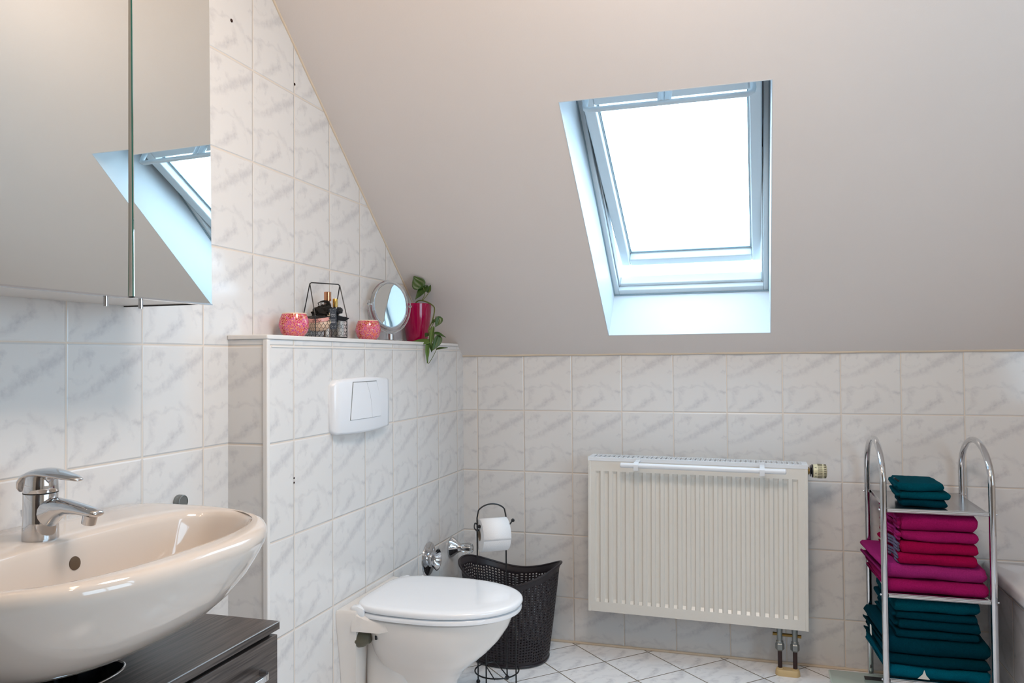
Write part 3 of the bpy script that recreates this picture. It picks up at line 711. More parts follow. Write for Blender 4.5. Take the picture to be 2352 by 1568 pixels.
obj('button', btn((-0.102, -0.087), (0.0265, -0.0095), 0.0, 0.010, 0.0715, -0.0385), M['plastic'], fp, smooth=50)
obj('button', btn((0.028, -0.008), (0.092, 0.059), 0.010, 0.010, 0.0715, -0.0385), M['plastic'], fp, smooth=50)

# ================================================================== toilet
to = thing('toilet', 'white toilet with closed lid against the tiled cistern wall', 'toilet', (0, -0.865, 0))
def tout(xb, xf, hw_, z, xc=None, nf=2.15, nbk=3.4, N=96):
    xc = xb+(xf-xb)*0.42 if xc is None else xc
    return outl(xc, xf-xc, xc-xb, hw_, nf, nbk, z, N)
bm = BM()
# bowl
rings = [tout(0.10, 0.285, 0.075, 0.06, 0.19), tout(0.10, 0.290, 0.078, 0.12, 0.19), tout(0.09, 0.300, 0.083, 0.17, 0.19), tout(0.08, 0.325, 0.098, 0.205, 0.2), tout(0.07, 0.362, 0.122, 0.235, 0.22), tout(0.06, 0.400, 0.145, 0.268, 0.23), tout(0.055, 0.432, 0.162, 0.302, 0.23), tout(0.05, 0.457, 0.172, 0.340, 0.23), tout(0.05, 0.470, 0.177, 0.372, 0.23), tout(0.05, 0.472, 0.177, 0.380, 0.23), tout(0.055, 0.466, 0.172, 0.384, 0.23)]
loft(bm, rings)
# rear deck joining the wall, and the flange plate standing against it
def flange(zs):
    rr = []
    for z, hw_, xf in zs:
        rr.append([(0.0005, -hw_-0.006, z), (0.004, -hw_-0.006, z), (0.012, -hw_, z), (xf, -hw_+0.003, z), (xf, hw_-0.003, z), (0.012, hw_, z), (0.004, hw_+0.006, z), (0.0005, hw_+0.006, z)])
    return rr
loft(bm, flange([(0.04, 0.150, 0.036), (0.10, 0.152, 0.038), (0.20, 0.158, 0.044), (0.30, 0.172, 0.052), (0.36, 0.183, 0.06), (0.40, 0.186, 0.06), (0.408, 0.181, 0.058)]))
# deck arm from flange to bowl, rounded underside
dk = []
for x, hw_, zt, zb in ((0.045, 0.1825, 0.408, 0.350), (0.07, 0.1800, 0.397, 0.350), (0.10, 0.1770, 0.386, 0.349), (0.13, 0.1755, 0.383, 0.349), (0.16, 0.1715, 0.382, 0.356), (0.19, 0.1600, 0.378, 0.366)):
    dk.append([(x, -hw_, zb), (x, -hw_, zt-0.006), (x, -hw_+0.006, zt), (x, hw_-0.006, zt), (x, hw_, zt-0.006), (x, hw_, zb)])
loft(bm, dk)
# narrow neck
loft(bm, [tout(0.03, 0.20, 0.110, z, 0.1, 3, 3) for z in (0.06, 0.33)])
obj('pan', bm, M['ceramic'], to, smooth=45)
def lidout(k, z, off=0.0):
    pts = outl(0.235, 0.263*k, 0.205*k, 0.187*k, 2.15, 5.0, z, 110)
    for p in pts:
        q = max(0, (0.235-p.x)/0.205)
        p.y *= 1-0.085*q*q
    return pts
bm = BM(); loft(bm, [lidout(0.975, 0.3865), lidout(0.99, 0.388), lidout(0.995, 0.393), lidout(0.99, 0.399), lidout(0.97, 0.4015)])
obj('seat', bm, M['lid'], to, smooth=50)
bm = BM(); loft(bm, [lidout(0.985, 0.4045), lidout(1.0, 0.4065), lidout(1.005, 0.412), lidout(1.0, 0.4175), lidout(0.985, 0.421), lidout(0.95, 0.4228), lidout(0.85, 0.4236), lidout(0.5, 0.4242), lidout(0.1, 0.4244)])
lid = obj('lid', bm, M['lid'], to, smooth=50)
for s in (-1, 1):
    bm = BM(); rr = []
    for x, h0, h1, w_ in ((0.036, 0.396, 0.414, 0.1695), (0.041, 0.390, 0.418, 0.173), (0.060, 0.3875, 0.419, 0.1765), (0.072, 0.388, 0.416, 0.177), (0.080, 0.392, 0.412, 0.176)):
        rr.append([(x, s*0.150, h0), (x, s*0.150, h1), (x, s*(w_-0.002), h1), (x, s*w_, h1-0.004), (x, s*w_, h0+0.004), (x, s*(w_-0.003), h0)])
    loft(bm, rr); obj('hinge_cover', bm, M['lid'], to, smooth=50)
bm = BM(); lathe(bm, [(0.027, 0), (0.0275, 0.005), (0.025, 0.018), (0.015, 0.034), (0.013, 0.037), (0.002, 0.038)], 28, (0.050, -0.146, 0.322), rotm(0, (1, 0, 0)))
obj('bolt_cap', bm, M['olive'], to)
bm = BM(); box(bm, 0.108, 0.114, -0.160, -0.154, 0.325, 0.336); obj('bolt', bm, M['blackpl'], to)
bm = BM()
for k, (a_, b_) in enumerate(((0.040, 0.0455), (0.0475, 0.049), (0.050, 0.0525), (0.0545, 0.0565))):
    box(bm, a_, b_, -0.1813, -0.1805, 0.3755, 0.379 if k else 0.380)
obj('maker_mark', bm, M['steel'], to, smooth=0)

# chrome rosette (waste pipe cover) and stop valve
ro = thing('pipe_rosette', 'oval chrome rosette with open conical cup on the cistern wall behind the toilet', 'pipe cover', (0.001, -0.3785, 0.394))
bm = BM(); lathe(bm, [(0.062, 0), (0.060, 0.004), (0.050, 0.007), (0.037, 0.009), (0.034, 0.010)], 40, (0, 0, 0), rotm(0, (1, 0, 0))); obj('flange', bm, M['chrome'], ro)
bm = BM(); lathe(bm, [(0.030, 0.008), (0.030, 0.022), (0.0385, 0.034), (0.040, 0.036), (0.037, 0.036), (0.020, 0.020), (0.018, 0.012), (0.003, 0.011)], 40, (0, 0, 0), rotm(0, (1, 0, 0))); obj('cup', bm, M['chrome'], ro)
sv = thing('stop_valve', 'chrome stop valve with clear faceted knob near the room corner', 'valve', (0.001, -0.150, 0.3850))
bm = BM(); lathe(bm, [(0.040, 0), (0.0405, 0.005), (0.036, 0.012), (0.022, 0.028), (0.017, 0.038), (0.0155, 0.046)], 36, (0, 0, 0), rotm(0, (1, 0, 0))); obj('rosette', bm, M['chrome'], sv)
bm = BM(); rings = []
for x, r in ((0.042, 0.013), (0.047, 0.0165), (0.060, 0.0195), (0.078, 0.0200), (0.088, 0.016), (0.092, 0.009)):
    rings.append([Vector((x, (r*(1+0.10*math.cos(8*2*PI*i/48)))*math.cos(2*PI*i/48), (r*(1+0.10*math.cos(8*2*PI*i/48)))*math.sin(2*PI*i/48))) for i in range(48)])
loft(bm, rings); obj('knob', bm, M['glassclear'], sv, smooth=50)
bm = BM(); lathe(bm, [(0.006, 0.03), (0.006, 0.075), (0.003, 0.08)], 16, (0, 0, 0), rotm(0, (1, 0, 0))); obj('spindle', bm, M['chrome'], sv)

# ================================================================== wastebasket with woven holes
bk = thing('laundry_basket', 'dark brown woven plastic basket in the corner behind the toilet', 'basket', (0.262, -0.203, 0))
NA, NZ = 160, 62
def rimz(a): return 0.302 + 0.062*abs(math.cos(a))**1.7
def bpt(a, t_, inset=0.0):
    z = 0.004 + t_*(rimz(a)-0.006) if t_ > 0.0 else 0.0
    hfrac = z/0.36
    ax_ = 0.142 + 0.048*hfrac**0.9; ay_ = 0.126 + 0.022*hfrac
    fl = 0.006*max(0, (t_-0.93)/0.07)
    c, s = se(a, 2.25)
    return Vector(((ax_+fl-inset)*c, (ay_+fl-inset)*s, z))
bm = BM(); rows = []
for j in range(NZ+1):
    t_ = j/NZ; rows.append([bm.verts.new(bpt(2*PI*i/NA, max(t_, 0.0001))) for i in range(NA)])
for j in range(NZ):
    for i in range(NA):
        if 3 <= j <= NZ-6 and i % 2 == 1 and (j + (i//10) % 2) % 2 == 1: continue
        k = (i+1) % NA
        bm.faces.new((rows[j][i], rows[j][k], rows[j+1][k], rows[j+1][i]))
for j in range(1, NZ):       # woven relief
    for i in range(NA):
        if 2 < j < NZ-4:
            v = rows[j][i]; n_ = Vector((v.co.x/0.16, v.co.y/0.13, 0)).normalized()
            v.co += n_*0.0009*(1 if (((i+1)//2 + (j+1)//2) % 2) else -0.4)
bm.faces.new(rows[0][::-1])
o = obj('shell', bm, M['basket'], bk, smooth=50)
md = o.modifiers.new('t', 'SOLIDIFY'); md.thickness = 0.0022; md.offset = -1
bm = BM(); tube(bm, [bpt(2*PI*i/120, 1.0) for i in range(120)], 0.0042, 10, cyc=True); obj('rim', bm, M['basket'], bk)
bm = BM(); tube(bm, [bpt(2*PI*i/120, 0.001)+Vector((0, 0, 0.004)) for i in range(120)], 0.0045, 8, cyc=True); obj('base_ring', bm, M['basket'], bk)

# ================================================================== toilet roll stand
sc_ = Vector((0.300, -0.488, 0)); rr_ = Vector((0.9563, 0.2925, 0)); ff_ = Vector((-0.2925, 0.9563, 0))
st = thing('toilet_roll_stand', 'black wire toilet roll stand with round wire base beside the toilet', 'stand', sc_)
def lp(a, r=0.0735): a = math.radians(a); return rr_*r*math.cos(a) + ff_*r*math.sin(a)
z_ = Vector((0, 0, 1)); wr = 0.0026
RL, RR, FR, FL_ = lp(154), lp(62), lp(-26), lp(-118)
bm = BM()
mid = (RL+RR)/2; hx = (RR-RL)/2
archp = [RL+z_*0.006, RL+z_*0.30, RL+z_*0.575]
for i in range(1, 20):
    t_ = -1+2*i/20
    archp.append(mid + hx*t_ + z_*(0.590 + 0.040*math.sqrt(max(0, 1-t_*t_*0.93))-0.010))
archp += [RR+z_*0.575, RR+z_*0.30, RR+z_*0.006]
tube(bm, archp, wr, 10); obj('hanger_loop', bm, M['black'], st)
for p, zt_ in ((FL_, 0.375), (FR, 0.375)):
    bm = BM(); tube(bm, [p+z_*0.006, p+z_*zt_], wr, 10); sph(bm, p+z_*(zt_+0.004), 0.0055); obj('post', bm, M['black'], st)
for p in (RL, RR, FR, FL_):
    bm = BM(); sph(bm, p+z_*0.0075, 0.0075); obj('foot', bm, M['black'], st)
bm = BM(); tube(bm, [lp(i*7.5, 0.0755)+z_*0.058 for i in range(48)], wr, 8, cyc=True); obj('base_ring', bm, M['black'], st)
bm = BM()
for a0, a1 in ((128, -95), (95, -55)):
    tube(bm, [lp(a0)+z_*0.060, lp(a1)*0.98+z_*0.054], 0.002, 8)
obj('base_wire', bm, M['black'], st)
axd = (RR-RL).normalized(); fwd = Vector((axd.y, -axd.x, 0))      # towards the viewer
rc = mid + fwd*0.012 + z_*0.532
bm = BM()
hk = spline([mid - axd*0.0535 + z_*0.553, rc - axd*0.064 + z_*0.026, rc - axd*0.068 + z_*0.012 + fwd*0.010, rc - axd*0.060 + fwd*0.020 + z_*0.004, rc - axd*0.048 + fwd*0.004 + z_*0.004, rc + axd*0.05+z_*0.010, rc + axd*0.075 + z_*0.024 - fwd*0.006], 6)
tube(bm, hk, wr, 8); sph(bm, rc - axd*0.053 + z_*0.018+fwd*0.016, 0.0065); sph(bm, rc + axd*0.077 + z_*0.026 - fwd*0.006, 0.0065)
obj('roll_bar', bm, M['black'], st)
# the roll
tr = thing('toilet_roll', 'white toilet roll hanging on the black wire stand', 'toilet paper', sc_ + rc - z_*0.016+fwd*0.004)
Rm = rotm(0, axd)
bm = BM(); Ln = 0.049
lathe(bm, [(0.019, -Ln), (0.0555, -Ln), (0.057, -Ln+0.002), (0.057, Ln-0.002), (0.0555, Ln), (0.019, Ln)], 56, (0, 0, 0), Rm, cap=False, closed=True); obj('paper', bm, M['paper'], tr, smooth=40)
bm = BM(); lathe(bm, [(0.0188, -Ln-0.0005), (0.0188, Ln+0.0005), (0.0178, Ln+0.0005), (0.0178, -Ln-0.0005)], 40, (0, 0, 0), Rm, cap=False, closed=True); obj('core', bm, M['card'], tr)
bm = BM()   # loose end of the sheet
up_ = Vector((0, 0, 1)); pr_ = []
for i in range(14):
    a_ = math.radians(95 - i*8); pr_.append(up_*math.sin(a_)*0.0578 + fwd*math.cos(a_)*0.0578)
for p, q in zip(pr_, pr_[1:]):
    quad(bm, p - axd*Ln, p + axd*Ln, q + axd*Ln, q - axd*Ln)
bmesh.ops.remove_doubles(bm, verts=bm.verts, dist=1e-5)
o = obj('loose_sheet', bm, M['paper'], tr, smooth=60); md = o.modifiers.new('t', 'SOLIDIFY'); md.thickness = 0.0007

# ================================================================== radiator
ra_t = math.radians(-0.60)
rad = thing('radiator', 'cream panel radiator with vertical ribs under the skylight', 'radiator', (0.5514, 0, 0.1788))
rad.rotation_euler = (0, -ra_t, 0)
RW, RH, YF, YK = 0.7800, 0.5770, -0.140, -0.040
bm = BM()
# ribbed front: height-field over (x, z)
nrib = 23; pitch = (RW-0.045)/nrib; xs = [0.0, 0.011]; depth = 0.0075
prof = [(0.0, 0), (0.010, 0)]
for i in range(nrib):
    x0 = 0.0225 + i*pitch
    prof += [(x0+pitch*0.10, 0), (x0+pitch*0.22, -depth), (x0+pitch*0.60, -depth), (x0+pitch*0.74, 0)]
prof += [(RW-0.010, 0), (RW, 0)]
zl = [0.0, 0.010, 0.036, 0.047, RH-0.060, RH-0.050, RH-0.014, RH]
zf = [0, 0, 0, 1, 1, 0, 0, 0]
rows = [[bm.verts.new((x, YF - (d*f), z)) for x, d in prof] for z, f in zip(zl, zf)]
# d is negative = towards the wall for the flutes
for j in range(len(rows)-1):
    for i in range(len(prof)-1): bm.faces.new((rows[j][i], rows[j][i+1], rows[j+1][i+1], rows[j+1][i]))
bmesh.ops.recalc_face_normals(bm, faces=bm.faces)
ex = bmesh.ops.extrude_face_region(bm, geom=bm.faces[:])
for v in [g for g in ex['geom'] if isinstance(g, bmesh.types.BMVert)]: v.co.y = YF+0.016
obj('front_panel', bm, M['rad'], rad, smooth=30)
for xa in (-0.0015, RW-0.0095):
    bm = BM(); box(bm, xa, xa+0.011, YF-0.001, YK, -0.002, RH-0.012); obj('side_cover', bm, M['rad'], rad, bevel=0.0015)
bm = BM(); box(bm, 0.01, RW-0.01, YK-0.012, YK, 0.0, RH-0.016); obj('back_panel', bm, M['rad'], rad, smooth=0)
# top grille with slots
bm = BM(); zt = RH-0.012; x0, x1, y0, y1 = -0.002, RW+0.002, YF-0.0015, YK+0.001
for a, b_, c_, d in ((x0, x1, y0, y0+0.022), (x0, x1, y1-0.014, y1), (x0, x0+0.018, y0+0.022, y1-0.014), (x1-0.018, x1, y0+0.022, y1-0.014)):
    box(bm, a, b_, c_, d, zt, RH+0.001)
ng = 42; sx0 = x0+0.018; sw = (x1-x0-0.036)/ng
for i in range(ng):
    xa = sx0+i*sw
    box(bm, xa+sw*0.40, xa+sw*0.52, y0+0.022, y1-0.014, zt+0.004, RH+0.0008)
    box(bm, xa+sw*0.88, xa+sw*1.0, y0+0.022, y1-0.014, zt+0.004, RH+0.0008)
    for k in range(3):
        yy = y0+0.022+(y1-0.014-y0-0.022)*(k+1)/4
        box(bm, xa+sw*0.52, xa+sw*0.88, yy-0.0025, yy+0.0025, zt+0.003, RH+0.0006)
obj('top_grille', bm, M['radw'], rad, smooth=0)
bm = BM(); box(bm, 0.012, RW-0.012, YF+0.03, YK-0.03, 0.02, zt-0.03)
obj('convector_fins', bm, mat('grey_convector', '#7c7c78', 0.6), rad, smooth=0)
bm = BM(); lathe(bm, [(0.008, 0), (0.008, 0.006), (0.004, 0.008)], 14, (-0.0015, -0.10, RH-0.035), rotm(0, (-1, 0, 0))); obj('vent_screw', bm, M['brass'], rad)
for xa in (0.05, RW-0.09):
    bm = BM(); box(bm, xa, xa+0.04, YK, -0.0005, 0.05, 0.52); obj('wall_bracket', bm, M['steel'], rad)

# towel rail hooked over the radiator
tl = thing('towel_rail', 'white towel rail hooked over the top front of the radiator', 'towel rail', (0.5514, 0, 0.1788)); tl.rotation_euler = (0, -ra_t, 0)
bm = BM(); rx0, rx1 = 0.1290, 0.7080
tube(bm, [(rx0, YF-0.052, RH-0.018), (rx0+0.003, YF-0.052, RH-0.018), (rx1-0.003, YF-0.052, RH-0.018), (rx1, YF-0.052, RH-0.018)], [0.006, 0.0095, 0.0095, 0.006], 20); obj('rail', bm, M['radw'], tl)
for xx in (0.1880, 0.6280):
    bm = BM(); hw2 = 0.0085
    pth = [(YF+0.012, RH+0.0028), (YF+0.008, RH+0.0036), (YF-0.0035, RH+0.0035), (YF-0.0040, RH-0.006), (YF-0.030, RH-0.007), (YF-0.052, RH-0.0075), (YF-0.0630, RH-0.014), (YF-0.0635, RH-0.022), (YF-0.060, RH-0.034), (YF-0.045, RH-0.034)]
    rings = []
    for k, (y, z) in enumerate(pth):
        a = Vector(pth[max(0, k-1)]); b_ = Vector(pth[min(len(pth)-1, k+1)]); t_ = (b_-a).normalized(); nn = Vector((-t_.y, t_.x))*0.0013
        rings.append([(xx-hw2, y+nn.x, z+nn.y), (xx+hw2, y+nn.x, z+nn.y), (xx+hw2, y-nn.x, z-nn.y), (xx-hw2, y-nn.x, z-nn.y)])
    loft(bm, rings); obj('bracket', bm, M['radw'], tl, smooth=40)

# thermostat valve
tv = thing('thermostat_valve', 'cream ribbed thermostat valve head on the right end of the radiator', 'valve', (1.3335, -0.115, 0.7265))
RXm = rotm(0, (1, 0, 0))
bm = BM(); lathe(bm, [(0.0135, -0.002), (0.0135, 0.006), (0.012, 0.007), (0.0135, 0.008), (0.0135, 0.011)], 8, (0, 0, 0), RXm); obj('brass_nut', bm, M['brass'], tv, smooth=20)
bm = BM(); lathe(bm, [(0.009, 0.010), (0.009, 0.013), (0.020, 0.0135), (0.020, 0.0155), (0.011, 0.016), (0.012, 0.018), (0.023, 0.019), (0.023, 0.0225), (0.020, 0.023)], 32, (0, 0, 0), RXm); obj('collar', bm, M['blackpl'], tv)
bm = BM(); lathe(bm, [(0.0205, 0.022), (0.0235, 0.024), (0.0240, 0.035), (0.0245, 0.037), (0.0248, 0.055), (0.0225, 0.066), (0.019, 0.0685), (0.004, 0.069)], 40, (0, 0, 0), RXm); hd = obj('head', bm, M['valve'], tv)
bm = BM()
for i in range(22):
    a_ = 2*PI*i/22
    for xa, xb, r_ in ((0.0375, 0.053, 0.0249), (0.055, 0.0655, 0.0240)):
        Mr = Matrix.Rotation(a_, 4, 'X'); box(bm, xa, xb, -0.0012, 0.0012, r_-0.0015, r_+0.00035, Mr)
obj('slots', bm, mat('dark_olive_slot', '#3f3722', 0.6), hd, smooth=0)
def text_mesh(name, txt, size, mt, parent, mw, ext=0.0002):
    cu = bpy.data.curves.new(name, 'FONT'); cu.body = txt; cu.size = size; cu.extrude = ext; cu.align_x = 'CENTER'; cu.align_y = 'CENTER'
    to_ = bpy.data.objects.new(name+'_src', cu); C.objects.link(to_)
    dg = bpy.context.evaluated_depsgraph_get(); me = bpy.data.meshes.new_from_object(to_.evaluated_get(dg))
    bpy.data.objects.remove(to_); bpy.data.curves.remove(cu)
    me.transform(mw); me.materials.clear(); me.materials.append(mt); me.name = name
    o = bpy.data.objects.new(name, me); C.objects.link(o)
    if parent: o.parent = parent
    return o
Mtx = Matrix(((0, 1, 0, 0.0315), (0, 0, -1, 0), (-1, 0, 0, 0), (0, 0, 0, 1)))
# numerals round the base ring of the valve head
def numeral(ch, ang):
    B = Matrix(((0, -1, 0, 0.0315), (0, 0, -1, -0.0241), (1, 0, 0, 0), (0, 0, 0, 1)))
    text_mesh('numeral', ch, 0.009, M['blackpl'], hd, Matrix.Rotation(math.radians(ang), 4, 'X') @ B)
numeral('5', 12); numeral('4', 50); numeral('3', -35)

# feed pipes below
pp = thing('radiator_pipes', 'pair of dark pipes with hex nuts below the right end of the radiator', 'pipe', (1.262, -0.105, 0))
for dx in (-0.0255, 0.0255):
    bm = BM(); tube(bm, [(dx, 0, 0.020), (dx, 0, 0.088)], 0.0075, 16); obj('pipe', bm, M['rust'], pp)
for dx in (-0.0255, 0.0255):
    bm = BM(); lathe(bm, [(0.010, 0.084), (0.0155, 0.090), (0.0155, 0.108), (0.0125, 0.112)], 6, (dx, 0, 0)); obj('nut', bm, M['steel'], pp, smooth=20)
    bm = BM(); lathe(bm, [(0.0120, 0.111), (0.0125, 0.118), (0.0098, 0.121), (0.0098, 0.150), (0.0105, 0.160), (0.0105, 0.178)], 20, (dx, 0, 0)); obj('valve_body', bm, M['steel'], pp)
bm = BM(); tube(bm, [(-0.022, 0, 0.140), (0.022, 0, 0.140)], 0.0055, 12); tube(bm, [(-0.049, 0, 0.142), (-0.026, 0, 0.141)], [0.0065, 0.005], 8); tube(bm, [(0.026, 0, 0.139), (0.047, 0, 0.138)], [0.005, 0.0065], 8)
obj('cross_tube', bm, M['brass'], pp)
bm = BM()
def stad(hx_, r_, z, N_=10):
    out = []
    for cx_, a0 in ((hx_, -90), (-hx_, 90)):
        for k in range(N_): a_ = math.radians(a0+180*k/(N_-1)); out.append((cx_+r_*math.cos(a_), r_*math.sin(a_), z))
    return out
loft(bm, [stad(0.022, 0.0205, 0.0), stad(0.022, 0.0200, 0.010), stad(0.022, 0.0185, 0.018), stad(0.022, 0.0165, 0.0205)])
for dx in (-0.0255, 0.0255): lathe(bm, [(0.0115, 0.0200), (0.0110, 0.0240), (0.0085, 0.0245)], 20, (dx, 0, 0))
obj('floor_cover', bm, M['cream'], pp)

# ================================================================== shelf rack
RX0, RX1, RYF, RYB = 1.5405, 1.8380, -0.4125, -0.047
rk = thing('shelf_rack', 'chrome tube shelf rack with arched sides between radiator and bathtub', 'shelf rack', (RX0, RYF, 0))
WX = RX1-RX0; DY = RYB-RYF; rt = 0.0098; zarch = 0.735
ar_r = DY/2
for xx in (0, WX):
    pts = [(xx, 0, 0.0), (xx, 0, 0.35), (xx, 0, zarch-0.06)]
    for i in range(0, 25):
        a_ = PI - PI*i/24; pts.append((xx, ar_r + ar_r*math.cos(a_), zarch + 0.122*math.sin(a_)))
    pts += [(xx, DY, zarch-0.06), (xx, DY, 0.35), (xx, DY, 0.0)]
    pts = [Vector(p) for p in pts]
    bm = BM(); tube(bm, pts, rt, 16); obj('side_tube', bm, M['chrome'], rk, smooth=60)
SZ = (0.656, 0.3945, 0.1345)
for sz in SZ:
    bm = BM()
    fy0, fy1, fx0, fx1 = 0.004, DY-0.004, rt, WX-rt
    box(bm, fx0, fx1, fy0-0.005, fy0+0.004, sz-0.010, sz+0.003)
    tube(bm, [(fx0, fy0-0.005, sz-0.0035), (fx1, fy0-0.005, sz-0.0035)], 0.0055, 12)
    tube(bm, [(fx0, fy1, sz-0.0035), (fx1, fy1, sz-0.0035)], 0.0055, 12)
    box(bm, fx0, fx0+0.003, fy0, fy1, sz-0.008, sz+0.001); box(bm, fx1-0.003, fx1, fy0, fy1, sz-0.008, sz+0.001)
    sh = obj('shelf', bm, M['chrome2'], rk, smooth=40)
    bm = BM(); box(bm, fx0+0.003, fx1-0.003, fy0+0.004, fy1-0.004, sz-0.001, sz+0.0005); obj('perforated_sheet', bm, M['perf'], sh, smooth=0)
    for xx in (-rt-0.002, WX+rt+0.002):
        for yy in (0, DY):
            bm = BM(); sph(bm, (xx, yy, sz-0.003), 0.0032, 10); obj('screw', bm, M['chrome'], rk)

# ---------------- towels
def towel(name, label, cat, mt, x0, x1, yf, yb, z0, z1, layers=2, seed=0, band=None, group=None, skew=0.0, sag=0.0, rzt=0.0):
    """folded towel: nested U folds, round fold facing -y (front), open layers at left/right ends"""
    h = z1-z0; t_ = h/(2*layers)
    o_ = thing(name, label, cat, ((x0+x1)/2, yf, z0), rzt, group)
    L = x1-x0; D = yb-yf; nx = 40; skew *= 0.5
    bmA = BM()
    for l in range(layers):
        half = h/2 - l*t_; inner_ = half - t_*0.96; zc = h/2
        fo = l*t_*1.1
        out = []; NA_ = 8
        back = D - (l*0.004)
        out.append((back, zc-half)); 
        for q in (0.75, 0.5, 0.25): out.append((fo+half+(back-fo-half)*q, zc-half))
        for k in range(NA_+1):
            a_ = -PI/2 - PI*k/NA_; rx = min(half*1.15, 0.024); out.append((fo+rx+rx*math.cos(a_), zc+half*math.sin(a_)))
        for q in (0.25, 0.5, 0.75): out.append((fo+half+(back-fo-half)*q, zc+half))
        out.append((back, zc+half)); 
        if inner_ > 0.0008:
            rx2 = min(half*1.15, 0.024)
            inn_ = [(back, zc+inner_)]
            for k in range(NA_+1):
                a_ = PI/2 + PI*k/NA_; ri = max(0.001, rx2-t_*0.9); inn_.append((fo+t_*0.95+ri+ri*math.cos(a_), zc+inner_*math.sin(a_)))
            inn_.append((back, zc-inner_)); out += inn_
        rings = []
        for i in range(nx+1):
            u_ = i/nx; x = -L/2 + L*u_ + 0.0
            e_ = min(1.0, min(u_, 1-u_)*nx/2.2); e_ = math.sqrt(max(0, 1-(1-e_)**2)) if e_ < 1 else 1
            ring = []
            xoff = 0.004*math.sin(l*2.1+seed)*(1-u_)*2
            for (y, z) in out:
                zz = zc + (z-zc)*(0.62+0.38*e_)*(1.0+0.03*math.sin(x*40+seed))
                p = Vector((x+xoff, y, zz))
                nv = noise.noise_vector(Vector((x*14+seed*3.1, y*14, z*30+seed)))*0.0075
                nv2 = noise.noise_vector(Vector((x*60+seed*3.1, y*60, z*80+seed)))*0.0018
                p += Vector((nv.x, nv.y, nv.z*0.40)) + Vector((nv2.x, nv2.y, nv2.z*0.5))
                p.x += skew*(y/D)*(1-u_)
                p.z -= sag*(2*u_-1)**2*0.0 + sag*u_
                p.z = min(max(p.z, 0.0003), h-0.0003)
                ring.append(p)
            rings.append(ring)
        loft(bmA, rings)
    o = obj('folded_cloth', bmA, mt, o_, smooth=70)
    if band:
        bmB = BM()
        for l in range(3):
            zz0 = h*(0.14+0.26*l); q_ = h*0.05
            pts = spline([(-L/2-0.001, 0.02, zz0), (-L/2-0.006, 0.05, zz0+q_), (-L/2-0.003, 0.09, zz0+q_*2), (-L/2-0.008+skew*0.5, 0.14, zz0+q_*3), (-L/2+skew*0.8, 0.20, zz0+q_*4)], 5)
            tube(bmB, pts, 0.0045, 8)
        obj('woven_border', bmB, band, o_, smooth=70)
    return o_
PX = 0.001324
S1, S2, S3 = SZ
FY = RYF + 0.012
def towz(v): return 0.5 + (1291.4 + 0 - v)*PX          # heights on the rack's front plane
g1 = 'washcloths on the top shelf of the rack'
towel('washcloth', 'teal washcloth at the bottom of the small top stack', 'washcloth', M['teal2'], 1.590, 1.727, -0.370, -0.21, S1+0.001, S1+0.0245, 2, 1, group=g1, skew=0.02)
towel('washcloth', 'teal washcloth in the middle of the small top stack', 'washcloth', M['teal'], 1.587, 1.735, -0.372, -0.205, S1+0.0245, S1+0.0500, 2, 2, group=g1, skew=0.01)
t3 = towel('washcloth', 'teal washcloth on top of its stack, with a black hanging loop', 'washcloth', M['teal'], 1.585, 1.716, -0.372, -0.20, S1+0.0500, S1+0.0760, 2, 3, group=g1, skew=0.02)
bm = BM(); tube(bm, spline([(-0.048, 0.03, 0.020), (-0.060, 0.025, 0.030), (-0.069, 0.02, 0.036), (-0.066, 0.03, 0.037), (-0.052, 0.035, 0.027)], 5), 0.0014, 8); obj('hanging_loop', bm, M['black'], t3)

g2 = 'pink towels on the middle shelf of the rack'
P0 = S2+0.001
towel('bath_towel', 'wide magenta towel at the very bottom of the pink stack', 'towel', M['pink1'], RX0+0.014, RX1-0.012, FY-0.002, -0.065, P0, P0+0.040, 2, 4, group=g2, sag=0.0, skew=-0.045)
towel('bath_towel', 'wide orchid pink towel second from the bottom, folds spilling left', 'towel', M['pink3'], RX0+0.008, RX1-0.014, FY+0.004, -0.062, P0+0.041, P0+0.088, 2, 5, group=g2, skew=-0.06)
towel('hand_towel', 'raspberry hand towel with grey border lying on the wide pink towels', 'towel', M['pink2'], 1.5875, 1.7985, FY, -0.09, P0+0.0885, P0+0.1235, 2, 6, band=M['greyband'], group=g2, skew=-0.04)
towel('hand_towel', 'raspberry hand towel with grey border, middle of the pink stack', 'towel', M['pink2'], 1.5870, 1.8010, FY, -0.09, P0+0.1238, P0+0.1600, 2, 7, band=M['greyband'], group=g2, skew=-0.035)
towel('hand_towel', 'pink hand towel second from the top of the pink stack', 'towel', M['pink1'], 1.5890, 1.8030, FY-0.001, -0.10, P0+0.1603, P0+0.1930, 2, 8, band=M['pink3'], group=g2, skew=-0.03)
towel('hand_towel', 'pink hand towel topmost of the pink stack', 'towel', M['pink1'], 1.5880, 1.8010, FY, -0.10, P0+0.1933, P0+0.2440, 3, 9, group=g2, skew=-0.02, band=M['pink3'])

